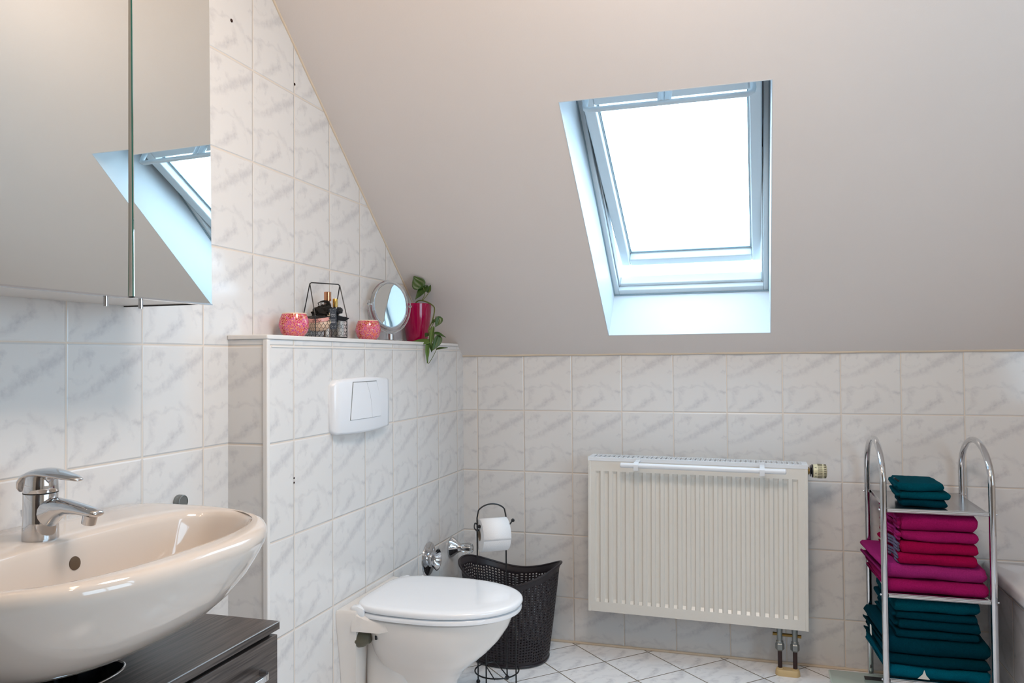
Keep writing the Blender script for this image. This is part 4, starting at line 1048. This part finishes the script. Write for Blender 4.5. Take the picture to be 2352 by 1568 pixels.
g3 = 'teal towels on the bottom shelf of the rack'
Q0 = S3+0.001
tA = towel('bath_towel', 'bright teal bath towel at the bottom of the rack with white care label', 'towel', M['teal3'], RX0+0.014, RX1-0.012, FY, -0.062, Q0, Q0+0.038, 2, 10, group=g3, skew=-0.05)
bm = BM(); rings = [[(-0.062, y, 0.006), (-0.028, y, 0.006), (-0.038, y, 0.018), (-0.043, y, 0.034), (-0.048, y, 0.020)] for y in (-0.0052, -0.0040)]; loft(bm, rings); obj('care_label', bm, M['softwhite'], tA, smooth=0)
tB = towel('bath_towel', 'petrol bath towel second from the bottom of the teal stack', 'towel', M['teal2'], RX0+0.014, RX1-0.012, FY+0.003, -0.062, Q0+0.0385, Q0+0.070, 2, 11, group=g3, skew=-0.05)
tC = towel('bath_towel', 'thick wide petrol bath towel, third from the bottom of the teal stack', 'towel', M['teal2'], RX0+0.012, RX1-0.010, FY, -0.062, Q0+0.0705, Q0+0.124, 2, 12, group=g3, skew=-0.055)
bm = BM(); rings = [[(x, 0.155, 0.004), (x, 0.190, 0.000), (x, 0.190, 0.030), (x, 0.165, 0.034)] for x in (-0.170, -0.1685)]; loft(bm, rings); obj('care_label', bm, M['softwhite'], tC, smooth=0)
towel('hand_towel', 'petrol hand towel, lowest of the four narrower ones in the teal stack', 'towel', M['teal2'], 1.5680, 1.8010, FY+0.002, -0.10, Q0+0.1245, Q0+0.1480, 2, 13, group=g3, skew=-0.03)
towel('hand_towel', 'petrol hand towel, second lowest of the four narrower ones in the teal stack', 'towel', M['teal2'], 1.5700, 1.8050, FY, -0.10, Q0+0.1483, Q0+0.1810, 2, 14, group=g3, skew=-0.02)
towel('hand_towel', 'thin petrol hand towel under the topmost teal one', 'towel', M['teal2'], 1.5700, 1.8000, FY+0.002, -0.10, Q0+0.1813, Q0+0.2030, 2, 15, group=g3, skew=-0.03)
towel('hand_towel', 'petrol hand towel topmost of the teal stack, under the middle shelf', 'towel', M['teal'], 1.5690, 1.8020, FY, -0.11, Q0+0.2033, Q0+0.2460, 2, 16, group=g3, skew=-0.02)

# ================================================================== bathroom scale
sc = thing('bathroom_scale', 'pale green glass bathroom scale on the floor under the rack', 'scale', (1.547, -0.215, 0))
bm = BM(); hwS = 0.148
rings = []
for z, k in ((0.012, 0.0), (0.0125, 0.001), (0.0195, 0.001), (0.020, 0.0)):
    ring = []
    for cx_, cy_, a0 in ((1, 1, 0), (-1, 1, 90), (-1, -1, 180), (1, -1, 270)):
        for q in range(6):
            a_ = math.radians(a0+18*q); ring.append((cx_*(hwS-0.008)+(0.008-0.001+k)*math.cos(a_), cy_*(hwS-0.008)+(0.008-0.001+k)*math.sin(a_), z))
    rings.append(ring)
loft(bm, rings); obj('glass_plate', bm, M['scale'], sc)
bm = BM(); box(bm, -0.035, 0.035, 0.085, 0.118, 0.0198, 0.0206); obj('display', bm, M['blackpl'], sc, smooth=0)
for sx_ in (-1, 1):
    for sy_ in (-1, 1):
        bm = BM(); lathe(bm, [(0.016, 0), (0.017, 0.003), (0.015, 0.012)], 18, (sx_*0.115, sy_*0.115, 0)); obj('foot', bm, M['plastic'], sc)

# ================================================================== bathtub
tb = thing('bathtub', 'white built-in bathtub with marbled tile front at the right edge', 'bathtub', (1.912, 0, 0))
LX, LY = XR-1.912-0.001, 1.75; TZ = 0.420
bm = BM()
def rrect(x0, x1, y0, y1, r, z, n=6):
    o_ = []
    for cx_, cy_, a0 in ((x1-r, y1-r, 0), (x0+r, y1-r, 90), (x0+r, y0+r, 180), (x1-r, y0+r, 270)):
        for q in range(n+1): a_ = math.radians(a0+90*q/n); o_.append((cx_+r*math.cos(a_), cy_+r*math.sin(a_), z))
    return o_
loft(bm, [rrect(0, LX, -LY, -0.001, 0.008, TZ-0.034), rrect(-0.004, LX, -LY-0.004, -0.001, 0.008, TZ-0.030), rrect(-0.004, LX, -LY-0.004, -0.001, 0.008, TZ-0.010), rrect(0.0, LX, -LY, -0.001, 0.008, TZ-0.003), rrect(0.008, LX-0.004, -LY+0.008, -0.006, 0.008, TZ), rrect(0.070, LX-0.06, -LY+0.09, -0.07, 0.12, TZ), rrect(0.080, LX-0.07, -LY+0.10, -0.08, 0.12, TZ-0.010), rrect(0.12, LX-0.11, -LY+0.20, -0.15, 0.12, 0.12), rrect(0.17, LX-0.16, -LY+0.27, -0.22, 0.10, 0.075)])
obj('tub', bm, M['tubm'], tb, smooth=40)
bm = BM(); box(bm, 0.010, 0.03, -LY+0.01, -0.001, 0, TZ-0.036); box(bm, 0.03, LX, -LY+0.01, -LY+0.03, 0, TZ-0.036)
obj('tiled_front', bm, M['tile_tub'], tb, smooth=0)
bm = BM(); tube(bm, [(0.010, -LY+0.01, 0.003), (0.010, -0.002, 0.003)], 0.004, 8); obj('caulk_line', bm, M['caulk'], tb)

# ================================================================== things on the ledge
LZ = ZX + 0.0002
def candle(label, y):
    t_ = thing('candle_holder', label, 'candle holder', (-0.052, y, LZ), 0, 'pink mosaic candle holders on the ledge')
    bm = BM(); k = 0.0415
    lathe(bm, [(0.024, 0.0), (0.027, 0.001), (0.036, 0.012), (k, 0.030), (0.0415, 0.036), (0.0385, 0.050), (0.0335, 0.0625), (0.0315, 0.0638), (0.0305, 0.0625), (0.036, 0.048), (0.039, 0.034), (0.034, 0.014), (0.024, 0.004), (0.003, 0.0035)], 40)
    obj('glass_bowl', bm, M['mosaic'], t_)
    bm = BM(); tube(bm, [(0.0322*math.cos(2*PI*i/40), 0.0322*math.sin(2*PI*i/40), 0.0637) for i in range(40)], 0.0015, 8, cyc=True); obj('rim', bm, mat('pale_peach_rim', '#ecd3bb', 0.3), t_)
    bm = BM(); lathe(bm, [(0.019, 0.004), (0.019, 0.016), (0.003, 0.016)], 20); obj('tealight', bm, mat('wax', '#e8dccb', 0.5), t_)
candle('pink mosaic candle holder at the near end of the ledge, left of the wire basket', -1.187)
candle('pink mosaic candle holder between the wire basket and the round mirror', -0.748)

# wire basket with gift items
wb = thing('wire_basket', 'black chicken-wire basket with tall handle on the ledge', 'basket', (-0.054, -1.018, LZ), math.radians(60))
BL, BWd, BH = 0.105, 0.072, 0.0625
hx, hy = BL/2, BWd/2
bm = BM()
for z in (0.002, BH):
    c4 = [Vector((hx*a_, hy*b_, z)) for a_, b_ in ((-1, -1), (1, -1), (1, 1), (-1, 1))]
    for p, q in zip(c4, c4[1:]+c4[:1]): tube(bm, [p, q], 0.0014, 8)
for a_, b_ in ((-1, -1), (1, -1), (1, 1), (-1, 1)): tube(bm, [(hx*a_, hy*b_, 0.001), (hx*a_, hy*b_, BH)], 0.0014, 8)
obj('frame', bm, M['black'], wb)
bm = BM()
def hexmesh(p0, du, dv, lu, lv_, cell=0.0125):
    n = int(round(lu/cell)); cw = lu/n; rows_ = int(round(lv_/(cell*0.86))); rh = lv_/rows_
    for r in range(rows_):
        for c in range(n+1):
            off = 0.5*(r % 2)
            x = (c+off)*cw; xl = x-0.5*cw; xr = x+0.5*cw
            y0 = r*rh; y1 = y0+rh*0.42; y2 = y0+rh
            def P(a, b): return p0+du*min(max(a, 0), lu)+dv*b
            if 0 <= x <= lu: tube(bm, [P(x, y0), P(x, y1)], 0.0005, 5, cap=False)
            if x <= lu+0.5*cw and x > 0: tube(bm, [P(x, y1), P(xl, y2)], 0.0005, 5, cap=False)
            if x < lu: tube(bm, [P(x, y1), P(xr, y2)], 0.0005, 5, cap=False)
ex_, ey_, ez_ = Vector((1, 0, 0)), Vector((0, 1, 0)), Vector((0, 0, 1))
hexmesh(Vector((-hx, -hy, 0.002)), ex_, ez_, BL, BH-0.002); hexmesh(Vector((-hx, hy, 0.002)), ex_, ez_, BL, BH-0.002)
hexmesh(Vector((-hx, -hy, 0.002)), ey_, ez_, BWd, BH-0.002); hexmesh(Vector((hx, -hy, 0.002)), ey_, ez_, BWd, BH-0.002)
hexmesh(Vector((-hx, -hy, 0.002)), ex_, ey_, BL, BWd)
obj('wire_mesh', bm, M['black'], wb)
bm = BM()
zt = 0.163
top = [(-hx*0.95, 0, zt-0.004), (-hx*0.85, 0, zt), (hx*0.85, 0, zt), (hx*0.95, 0, zt-0.004)]
tube(bm, top, 0.0017, 8)
for sx_ in (-1, 1):
    for sy_ in (-1, 1): tube(bm, [(sx_*hx*0.95, 0, zt-0.003), (sx_*hx, sy_*hy, BH)], 0.0016, 8)
obj('handle', bm, M['black'], wb)
B0 = Vector((-0.054, -1.018, LZ)); Rz = Matrix.Rotation(math.radians(60), 3, 'Z')
def bw(x, y, z): return B0 + Rz @ Vector((x, y, z))
SR = Vector((0.9563, 0.2925, 0))    # horizontal direction across the view, used to spread the gifts along the basket
# cream jar
jr = thing('cosmetic_jar', 'round peach cream jar with dark printed lid tilted in the wire basket', 'jar', bw(-0.016, 0.0, 0.024)); 
Mj = Matrix.Rotation(math.radians(14), 3, SR) @ Matrix.Rotation(math.radians(-3), 3, 'Y')
bm = BM(); lathe(bm, [(0.020, 0), (0.028, 0.003), (0.0325, 0.010), (0.0335, 0.020), (0.0325, 0.0285), (0.003, 0.0285)], 36, (0, 0, 0), Mj); obj('jar_body', bm, M['skin'], jr)
bm = BM(); lathe(bm, [(0.0330, 0.0285), (0.0345, 0.030), (0.0345, 0.038), (0.0335, 0.0395), (0.032, 0.040)], 36, (0, 0, 0), Mj); obj('jar_rim', bm, M['pinkglass'], jr)
bm = BM(); lathe(bm, [(0.0325, 0.0385), (0.0322, 0.0412), (0.003, 0.0425)], 36, (0, 0, 0), Mj); jl = obj('lid', bm, M['jarlid'], jr)
for dx, w_, h_ in ((-0.020, 0.007, 0.010), (-0.006, 0.002, 0.009), (0.0, 0.002, 0.009), (0.005, 0.002, 0.009), (0.017, 0.003, 0.009)):
    bm = BM(); c0 = Mj @ (SR*dx + Vector((0, 0, 0.0424))); u_ = Mj @ SR; v_ = Mj @ Vector((-0.2925, 0.9563, 0)); n_ = Mj @ Vector((0, 0, 1))
    loft(bm, [[c0+u_*w_*a_/2+v_*h_*b_/2-Vector((0, 0, 0.0))*0+n_*k+v_*-0.008 for a_, b_ in ((-1, -1), (1, -1), (1, 1), (-1, 1))] for k in (-0.0005, 0.0004)]); obj('lettering', bm, mat('cream_ink', '#cfc3a6', 0.6), jl, smooth=0)
# tulle pouf
pf = thing('tulle_pouf', 'black tulle bow puffing up behind the cream jar', 'bow', bw(0.004, 0.006, 0.072))
def blob(bm, c, r, sx, sy, sz, seed, amp=0.5, fr_=90, seg=20):
    st_ = len(bm.verts); bmesh.ops.create_icosphere(bm, subdivisions=4, radius=1)
    bm.verts.ensure_lookup_table()
    for v in bm.verts[st_:]:
        n = v.co.normalized(); q = 1+amp*noise.noise(n*2.2+Vector((seed, 0, 0)))+amp*0.5*noise.noise(n*5+Vector((seed, 3, 0)))
        v.co = Vector(c) + Vector((n.x*sx, n.y*sy, n.z*sz))*r*q
bm = BM(); blob(bm, SR*-0.004+Vector((0, 0, 0.002)), 0.028, 1.3, 0.8, 0.85, 1.5, 0.45); blob(bm, SR*0.020+Vector((0, 0, -0.004)), 0.020, 1.1, 0.8, 0.9, 5.5, 0.6); blob(bm, SR*-0.022+Vector((0, 0, -0.002)), 0.017, 1.0, 0.8, 1.0, 8.5, 0.6)
pb = obj('gathered_tulle', bm, M['tulle'], pf, smooth=40)
bm = BM()   # open net loop standing up
FWv = Vector((0.2925, -0.9563, 0))
for k in range(7):
    a0 = k/6
    pts = spline([SR*(-0.018)+Vector((0, 0, 0.024+0.004*a0)), SR*(-0.020)+Vector((0, 0, 0.034))+FWv*0.004*a0, SR*(-0.004)+Vector((0, 0, 0.041-0.002*k*0.4)), SR*(0.012)+Vector((0, 0, 0.036-0.0015*k)), SR*(0.017-0.002*k)+Vector((0, 0, 0.020))+FWv*0.003*k*0.5, SR*(0.010-0.002*k)+Vector((0, 0, 0.006))], 6)
    tube(bm, pts, 0.0010, 6)
for k in range(8):
    x_ = -0.016+0.004*k
    tube(bm, spline([SR*x_+Vector((0, 0, 0.036+0.0008*k)), SR*(x_+0.003)+Vector((0, 0, 0.026))+FWv*0.004, SR*(x_+0.004)+Vector((0, 0, 0.010))+FWv*0.003], 4), 0.0008, 5)
obj('net_loop', bm, M['tulle'], pf)
# ribbon tails
bm = BM()
def strip(bm, pts, wv, th=0.0008):
    rings = [[Vector(p)+Vector(wv)*0.5*k, Vector(p)-Vector(wv)*0.5*k, Vector(p)-Vector(wv)*0.5*k+FWv*th, Vector(p)+Vector(wv)*0.5*k+FWv*th] for p, k in pts]; loft(bm, rings)
rb = thing('satin_ribbon', 'black satin ribbon tied around the gifts, tail pointing right', 'ribbon', tuple(bw(0.012, -0.022, 0.066) + Vector((0.2925, -0.9563, 0))*0.010))
strip(bm, [(SR*-0.006, 0.6), (SR*0.010+Vector((0, 0, -0.006)), 1), (SR*0.030+Vector((0, 0, -0.009)), 1.0), (SR*0.040+Vector((0, 0, -0.011)), 0.8), (SR*0.052+Vector((0, 0, -0.008)), 0.1)], (0, 0, 0.014))
obj('tail', bm, M['ribbon'], rb)
bm = BM(); blob(bm, SR*0.000+Vector((0, 0, 0.013)), 0.010, 1.4, 0.7, 0.8, 3.3, 0.35); blob(bm, SR*0.022+Vector((0, 0, 0.015)), 0.0095, 1.2, 0.7, 1.0, 6.3, 0.35); obj('bow', bm, M['ribbon'], rb, smooth=40)
# hang tag
tg = thing('gift_tag', 'slate gift tag with white dots and script hanging on the wire basket', 'tag', bw(0.004, -0.0405, 0.056))
bm = BM(); a_ = SR; up = Vector((0.02, -0.06, 1)).normalized()
loft(bm, [[a_*sx_*0.0095+up*sz_*0.031+FWv*k for sx_, sz_ in ((-1, -1), (1, -1), (1, 1), (-1, 1))] for k in (0, 0.0012)]); obj('card', bm, M['tag'], tg, smooth=0)
bm = BM()
for k in range(26):
    x_ = random.uniform(-0.0085, 0.0085); z_2 = random.choice([random.uniform(0.019, 0.029), random.uniform(-0.029, -0.018), random.uniform(-0.02, 0.02)])
    if abs(z_2) < 0.018: x_ = math.copysign(0.0082, x_)
    c0 = a_*x_+up*z_2+FWv*0.0014; loft(bm, [[c0+a_*0.0006*math.cos(q)+up*0.0006*math.sin(q)+FWv*d for q in (0, 1.26, 2.5, 3.77, 5.0)] for d in (-0.0002, 0.0002)])
obj('dots', bm, M['tagink'], tg, smooth=0)
Bt = Matrix.Identity(4)
for i in range(3): Bt[i][0] = SR[i]; Bt[i][1] = up[i]; Bt[i][2] = FWv[i]
# the script on the tag is too small to read in the photo: fine pen strokes
bm = BM()
for zz, n_, hh_ in ((0.013, 6, 0.0022), (0.008, 5, 0.0020), (-0.003, 7, 0.0011), (-0.007, 6, 0.0011), (-0.011, 7, 0.0011)):
    pts = [SR*((k_-n_)*0.0060/n_) + up*(zz + hh_*(1 if k_ % 2 else -1)*(0.6+0.4*math.sin(k_*1.7))) + FWv*0.0014 for k_ in range(2*n_+1)]
    tube(bm, spline(pts, 3), 0.00028, 5)
obj('script', bm, M['tagink'], tg)
bm = BM(); tube(bm, spline([SR*-0.012+Vector((0, 0, 0.018)), SR*-0.010+Vector((0, 0, 0.010)), SR*-0.018+Vector((0, 0, -0.002)), SR*-0.022+Vector((0, 0, -0.012)), SR*-0.014+Vector((0, 0, -0.015)), SR*-0.008+Vector((0, 0, -0.010)), SR*-0.013+Vector((0, 0, 0.002)), SR*-0.016+Vector((0, 0, 0.012))], 6), 0.0017, 8)
obj('twine', bm, M['rope'], tg)
# bottles
def bottle(label, p, r, h, capm, caph, bodym, capr=None):
    t_ = thing('perfume_bottle', label, 'bottle', p)
    capr = capr or r*0.8
    bm = BM(); lathe(bm, [(r*0.9, 0), (r, 0.002), (r, h-0.006), (r*0.6, h-0.001), (0.004, h)], 24); obj('flask', bm, bodym, t_)
    bm = BM(); lathe(bm, [(capr, h), (capr*1.02, h+0.001), (capr*1.02, h+caph-0.001), (capr*0.95, h+caph), (0.001, h+caph)], 24); obj('cap', bm, capm, t_)
M['mist'] = mat('misty_bottle_plastic', '#cfd0cf', 0.25)
M['nude'] = mat('nude_bottle', '#cdb3a6', 0.3)
bottle('tall bottle with copper cap at the back of the wire basket', bw(0.020, 0.020, 0.004), 0.0115, 0.108, M['copper'], 0.028, M['nude'], 0.0105)
bottle('bottle with gold cap behind the gift tag', bw(0.040, 0.010, 0.004), 0.0115, 0.090, M['gold'], 0.026, M['mist'], 0.0075)
bottle('small clear bottle at the right end of the wire basket', bw(0.040, -0.019, 0.004), 0.010, 0.056, M['mist'], 0.010, M['mist'])
bottle('small silvery tube left of the hanging gift tag', bw(-0.006, -0.022, 0.004), 0.0055, 0.030, M['chrome2'], 0.022, M['mist'])

# magnifying mirror
mm = thing('magnifying_mirror', 'round clear-rimmed standing magnifying mirror on the ledge', 'mirror', (-0.054, -0.580, LZ))
az = math.radians(69.2); tilt = math.radians(-0.3)
nM = Vector((math.sin(az)*math.cos(tilt), -math.cos(az)*math.cos(tilt), -math.sin(tilt)))
hM = Vector((math.cos(az), math.sin(az), 0)); vM = nM.cross(hM)
if vM.z < 0: vM = -vM
mc = Vector((0, 0, 0.126)); RMi = 0.081
Bm = Matrix((hM, vM, nM)).transposed()
bm = BM(); lathe(bm, [(RMi*0.93, 0.0045), (RMi, 0.006), (RMi*1.08, 0.003), (RMi*1.09, 0), (RMi*1.08, -0.003), (RMi, -0.006), (RMi*0.93, -0.0045)], 64, mc, Bm, closed=True, cap=False)
obj('acrylic_ring', bm, M['acrylic'], mm)
bm = BM(); lathe(bm, [(RMi*0.93, -0.003), (RMi*0.93, 0.00367), (RMi*0.9, 0.00350), (RMi*0.8, 0.00298), (RMi*0.7, 0.00251), (RMi*0.6, 0.00211), (RMi*0.5, 0.00177), (RMi*0.4, 0.00149), (RMi*0.3, 0.00128), (RMi*0.2, 0.00112), (RMi*0.1, 0.00103), (0.001, 0.001)], 64, mc, Bm)
obj('mirror_glass', bm, M['mirror'], mm, smooth=25)
bm = BM(); tube(bm, [mc + hM*RMi*0.955*math.cos(2*PI*i/64) + vM*RMi*0.955*math.sin(2*PI*i/64) + nM*0.002 for i in range(64)], 0.0022, 8, cyc=True); obj('chrome_ring', bm, M['chrome'], mm)
bm = BM(); ry = RMi*1.22
tube(bm, [mc + hM*ry*math.cos(a_) + Vector((0, 0, 1))*ry*0.98*math.sin(a_) for a_ in [math.radians(8-196*i/40) for i in range(41)]], 0.0032, 10); obj('yoke', bm, M['acrylic'], mm)
for s in (-1, 1):
    bm = BM(); tube(bm, [mc+hM*s*RMi*1.05, mc+hM*s*(ry+0.002)], 0.003, 10); sph(bm, mc+hM*s*(ry+0.001), 0.0055); obj('pivot', bm, M['acrylic'], mm)
bm = BM(); lathe(bm, [(0.0135, 0.002), (0.0135, 0.0245), (0.012, 0.026), (0.003, 0.027)], 28); obj('pedestal', bm, M['chrome'], mm)
bm = BM(); lathe(bm, [(0.046, 0), (0.047, 0.0015), (0.045, 0.004), (0.020, 0.006), (0.014, 0.007)], 48); obj('base', bm, M['acrylic'], mm)

# pothos in magenta pot
pt = thing('potted_pothos', 'trailing pothos plant in a glossy magenta pot on the ledge', 'plant', (-0.0555, -0.345, LZ), math.atan2(0.2925, 0.9563))
bm = BM(); lathe(bm, [(0.0365, 0), (0.039, 0.002), (0.044, 0.030), (0.0505, 0.075), (0.0545, 0.115), (0.0555, 0.144), (0.0545, 0.1455), (0.052, 0.144), (0.051, 0.115), (0.046, 0.075), (0.038, 0.01), (0.003, 0.009)], 48)
obj('pot', bm, M['potm'], pt)
bm = BM(); lathe(bm, [(0.0505, 0.118), (0.0505, 0.124), (0.003, 0.127)], 32); obj('soil', bm, M['soil'], pt)
k = 0.00166
def pp_(u, v, d=0.0): return Vector(((u-963)*k, -d, (779-v)*k))    # millimetre sketch of the vine: across, towards the room, up
bm = BM()
tube(bm, spline([pp_(955, 697, 0.0)+Vector((0, 0, -0.02)), pp_(961, 690, 0.01), pp_(972, 684, 0.02), pp_(990, 689, 0.03), pp_(1004, 699, 0.04), pp_(1006, 710, 0.05), pp_(1002, 732, 0.06), pp_(995, 750, 0.07), pp_(997, 768, 0.08), pp_(995, 790, 0.085), pp_(992, 826, 0.085)], 6), 0.0024, 8)
tube(bm, spline([pp_(976, 684, 0.02), pp_(982, 672, 0.02), pp_(981, 660, 0.02), pp_(975, 648, 0.025)], 6), 0.0014, 8)
tube(bm, spline([pp_(978, 684, 0.02), pp_(986, 674, 0.015), pp_(993, 662, 0.01), pp_(995, 652, 0.01)], 6), 0.0014, 8)
tube(bm, spline([pp_(996, 753, 0.07), pp_(1003, 742, 0.075), pp_(1008, 732, 0.08), pp_(1012, 722, 0.08)], 6), 0.0014, 8)
tube(bm, spline([pp_(994, 828, 0.085), pp_(1002, 816, 0.085), pp_(1009, 803, 0.085), pp_(1014, 793, 0.085)], 6), 0.0011, 8)
tube(bm, spline([pp_(1001, 802, 0.085), pp_(1004, 788, 0.085), pp_(1006, 772, 0.085), pp_(1008, 760, 0.085)], 6), 0.0014, 8)
obj('vine', bm, M['stem'], pt)
def leaf(base, tip, wid, mt, nrm=(0, -1, 0.2), curl=0.15, fold=0.25):
    base, tip = Vector(base), Vector(tip); ax = tip-base; L = ax.length; ax.normalize()
    n = Vector(nrm); n = (n-ax*n.dot(ax)).normalized(); sd = ax.cross(n)
    bm = BM(); NL, NW = 14, 6; g = []
    for i in range(NL+1):
        t_ = i/NL; wloc = wid*0.5*(math.sin(PI*min(1, t_**0.62)))**0.8*(1-0.25*t_) * 1.15 if 0 < t_ < 1 else 0.0003
        row = []
        for j in range(-NW, NW+1):
            q = j/NW; back_ = -0.10*L*(abs(q)**1.5)*max(0, 1-t_*3)
            p = base + ax*(L*t_+back_) + sd*wloc*q + n*(abs(q)*wloc*fold - curl*L*(t_**2)*0.6 + 0.0006*math.cos(q*9+t_*8))
            row.append(bm.verts.new(p))
        g.append(row)
    for i in range(NL):
        for j in range(2*NW): bm.faces.new((g[i][j], g[i][j+1], g[i+1][j+1], g[i+1][j]))
    o = obj('leaf', bm, mt, pt, smooth=80); md = o.modifiers.new('t', 'SOLIDIFY'); md.thickness = 0.0007
leaf(pp_(974, 655, 0.028), pp_(959, 629, 0.03), 0.050, M['leaf'], (0.1, -1, 0.1), 0.0, 0.05)
leaf(pp_(986, 652, 0.010), pp_(961, 681, 0.03), 0.034, M['leaf'], (-0.35, -1, 0.55), 0.1)
leaf(pp_(988, 664, 0.008), pp_(996, 649, 0.012), 0.018, M['leaf'], (0.3, -1, 0))
leaf(pp_(1021, 725, 0.08), pp_(1011, 746, 0.09), 0.026, M['leaf'], (0.2, -1, 0.1), 0.05)
leaf(pp_(1008, 730, 0.08), pp_(1003, 738, 0.08), 0.012, M['leaf'], (0.8, -1, 0.1), 0.05)
leaf(pp_(997, 779, 0.09), pp_(940, 776, 0.06), 0.028, M['leaf2'], (0.05, -0.75, 0.7), 0.28, 0.1)
leaf(pp_(1006, 748, 0.085), pp_(1001, 790, 0.10), 0.020, M['leaf2'], (-0.7, -1, 0.2), 0.0, 0.5)
leaf(pp_(1008, 760, 0.085), pp_(1034, 766, 0.09), 0.020, M['leaf'], (0.1, -0.5, 0.9), 0.25, 0.3)
leaf(pp_(1019, 768, 0.085), pp_(1004, 799, 0.10), 0.030, M['leaf'], (0.45, -1, 0.0), 0.05, 0.2)
leaf(pp_(1013, 795, 0.085), pp_(1038, 792, 0.10), 0.0125, M['leaf'], (0.0, -0.6, 0.8), 0.05, 0.2)
leaf(pp_(993, 760, 0.06), pp_(986, 768, 0.07), 0.020, M['leaf'], (-0.5, -1, 0.2), 0.05, 0.2)
leaf(pp_(992, 784, 0.09), pp_(992, 827, 0.09), 0.014, M['leaf2'], (0.2, -1, 0.0), 0.0, 0.7)
leaf(pp_(999, 782, 0.09), pp_(1002, 802, 0.09), 0.016, M['leaf'], (0.6, -1, 0.0), 0.0, 0.5)
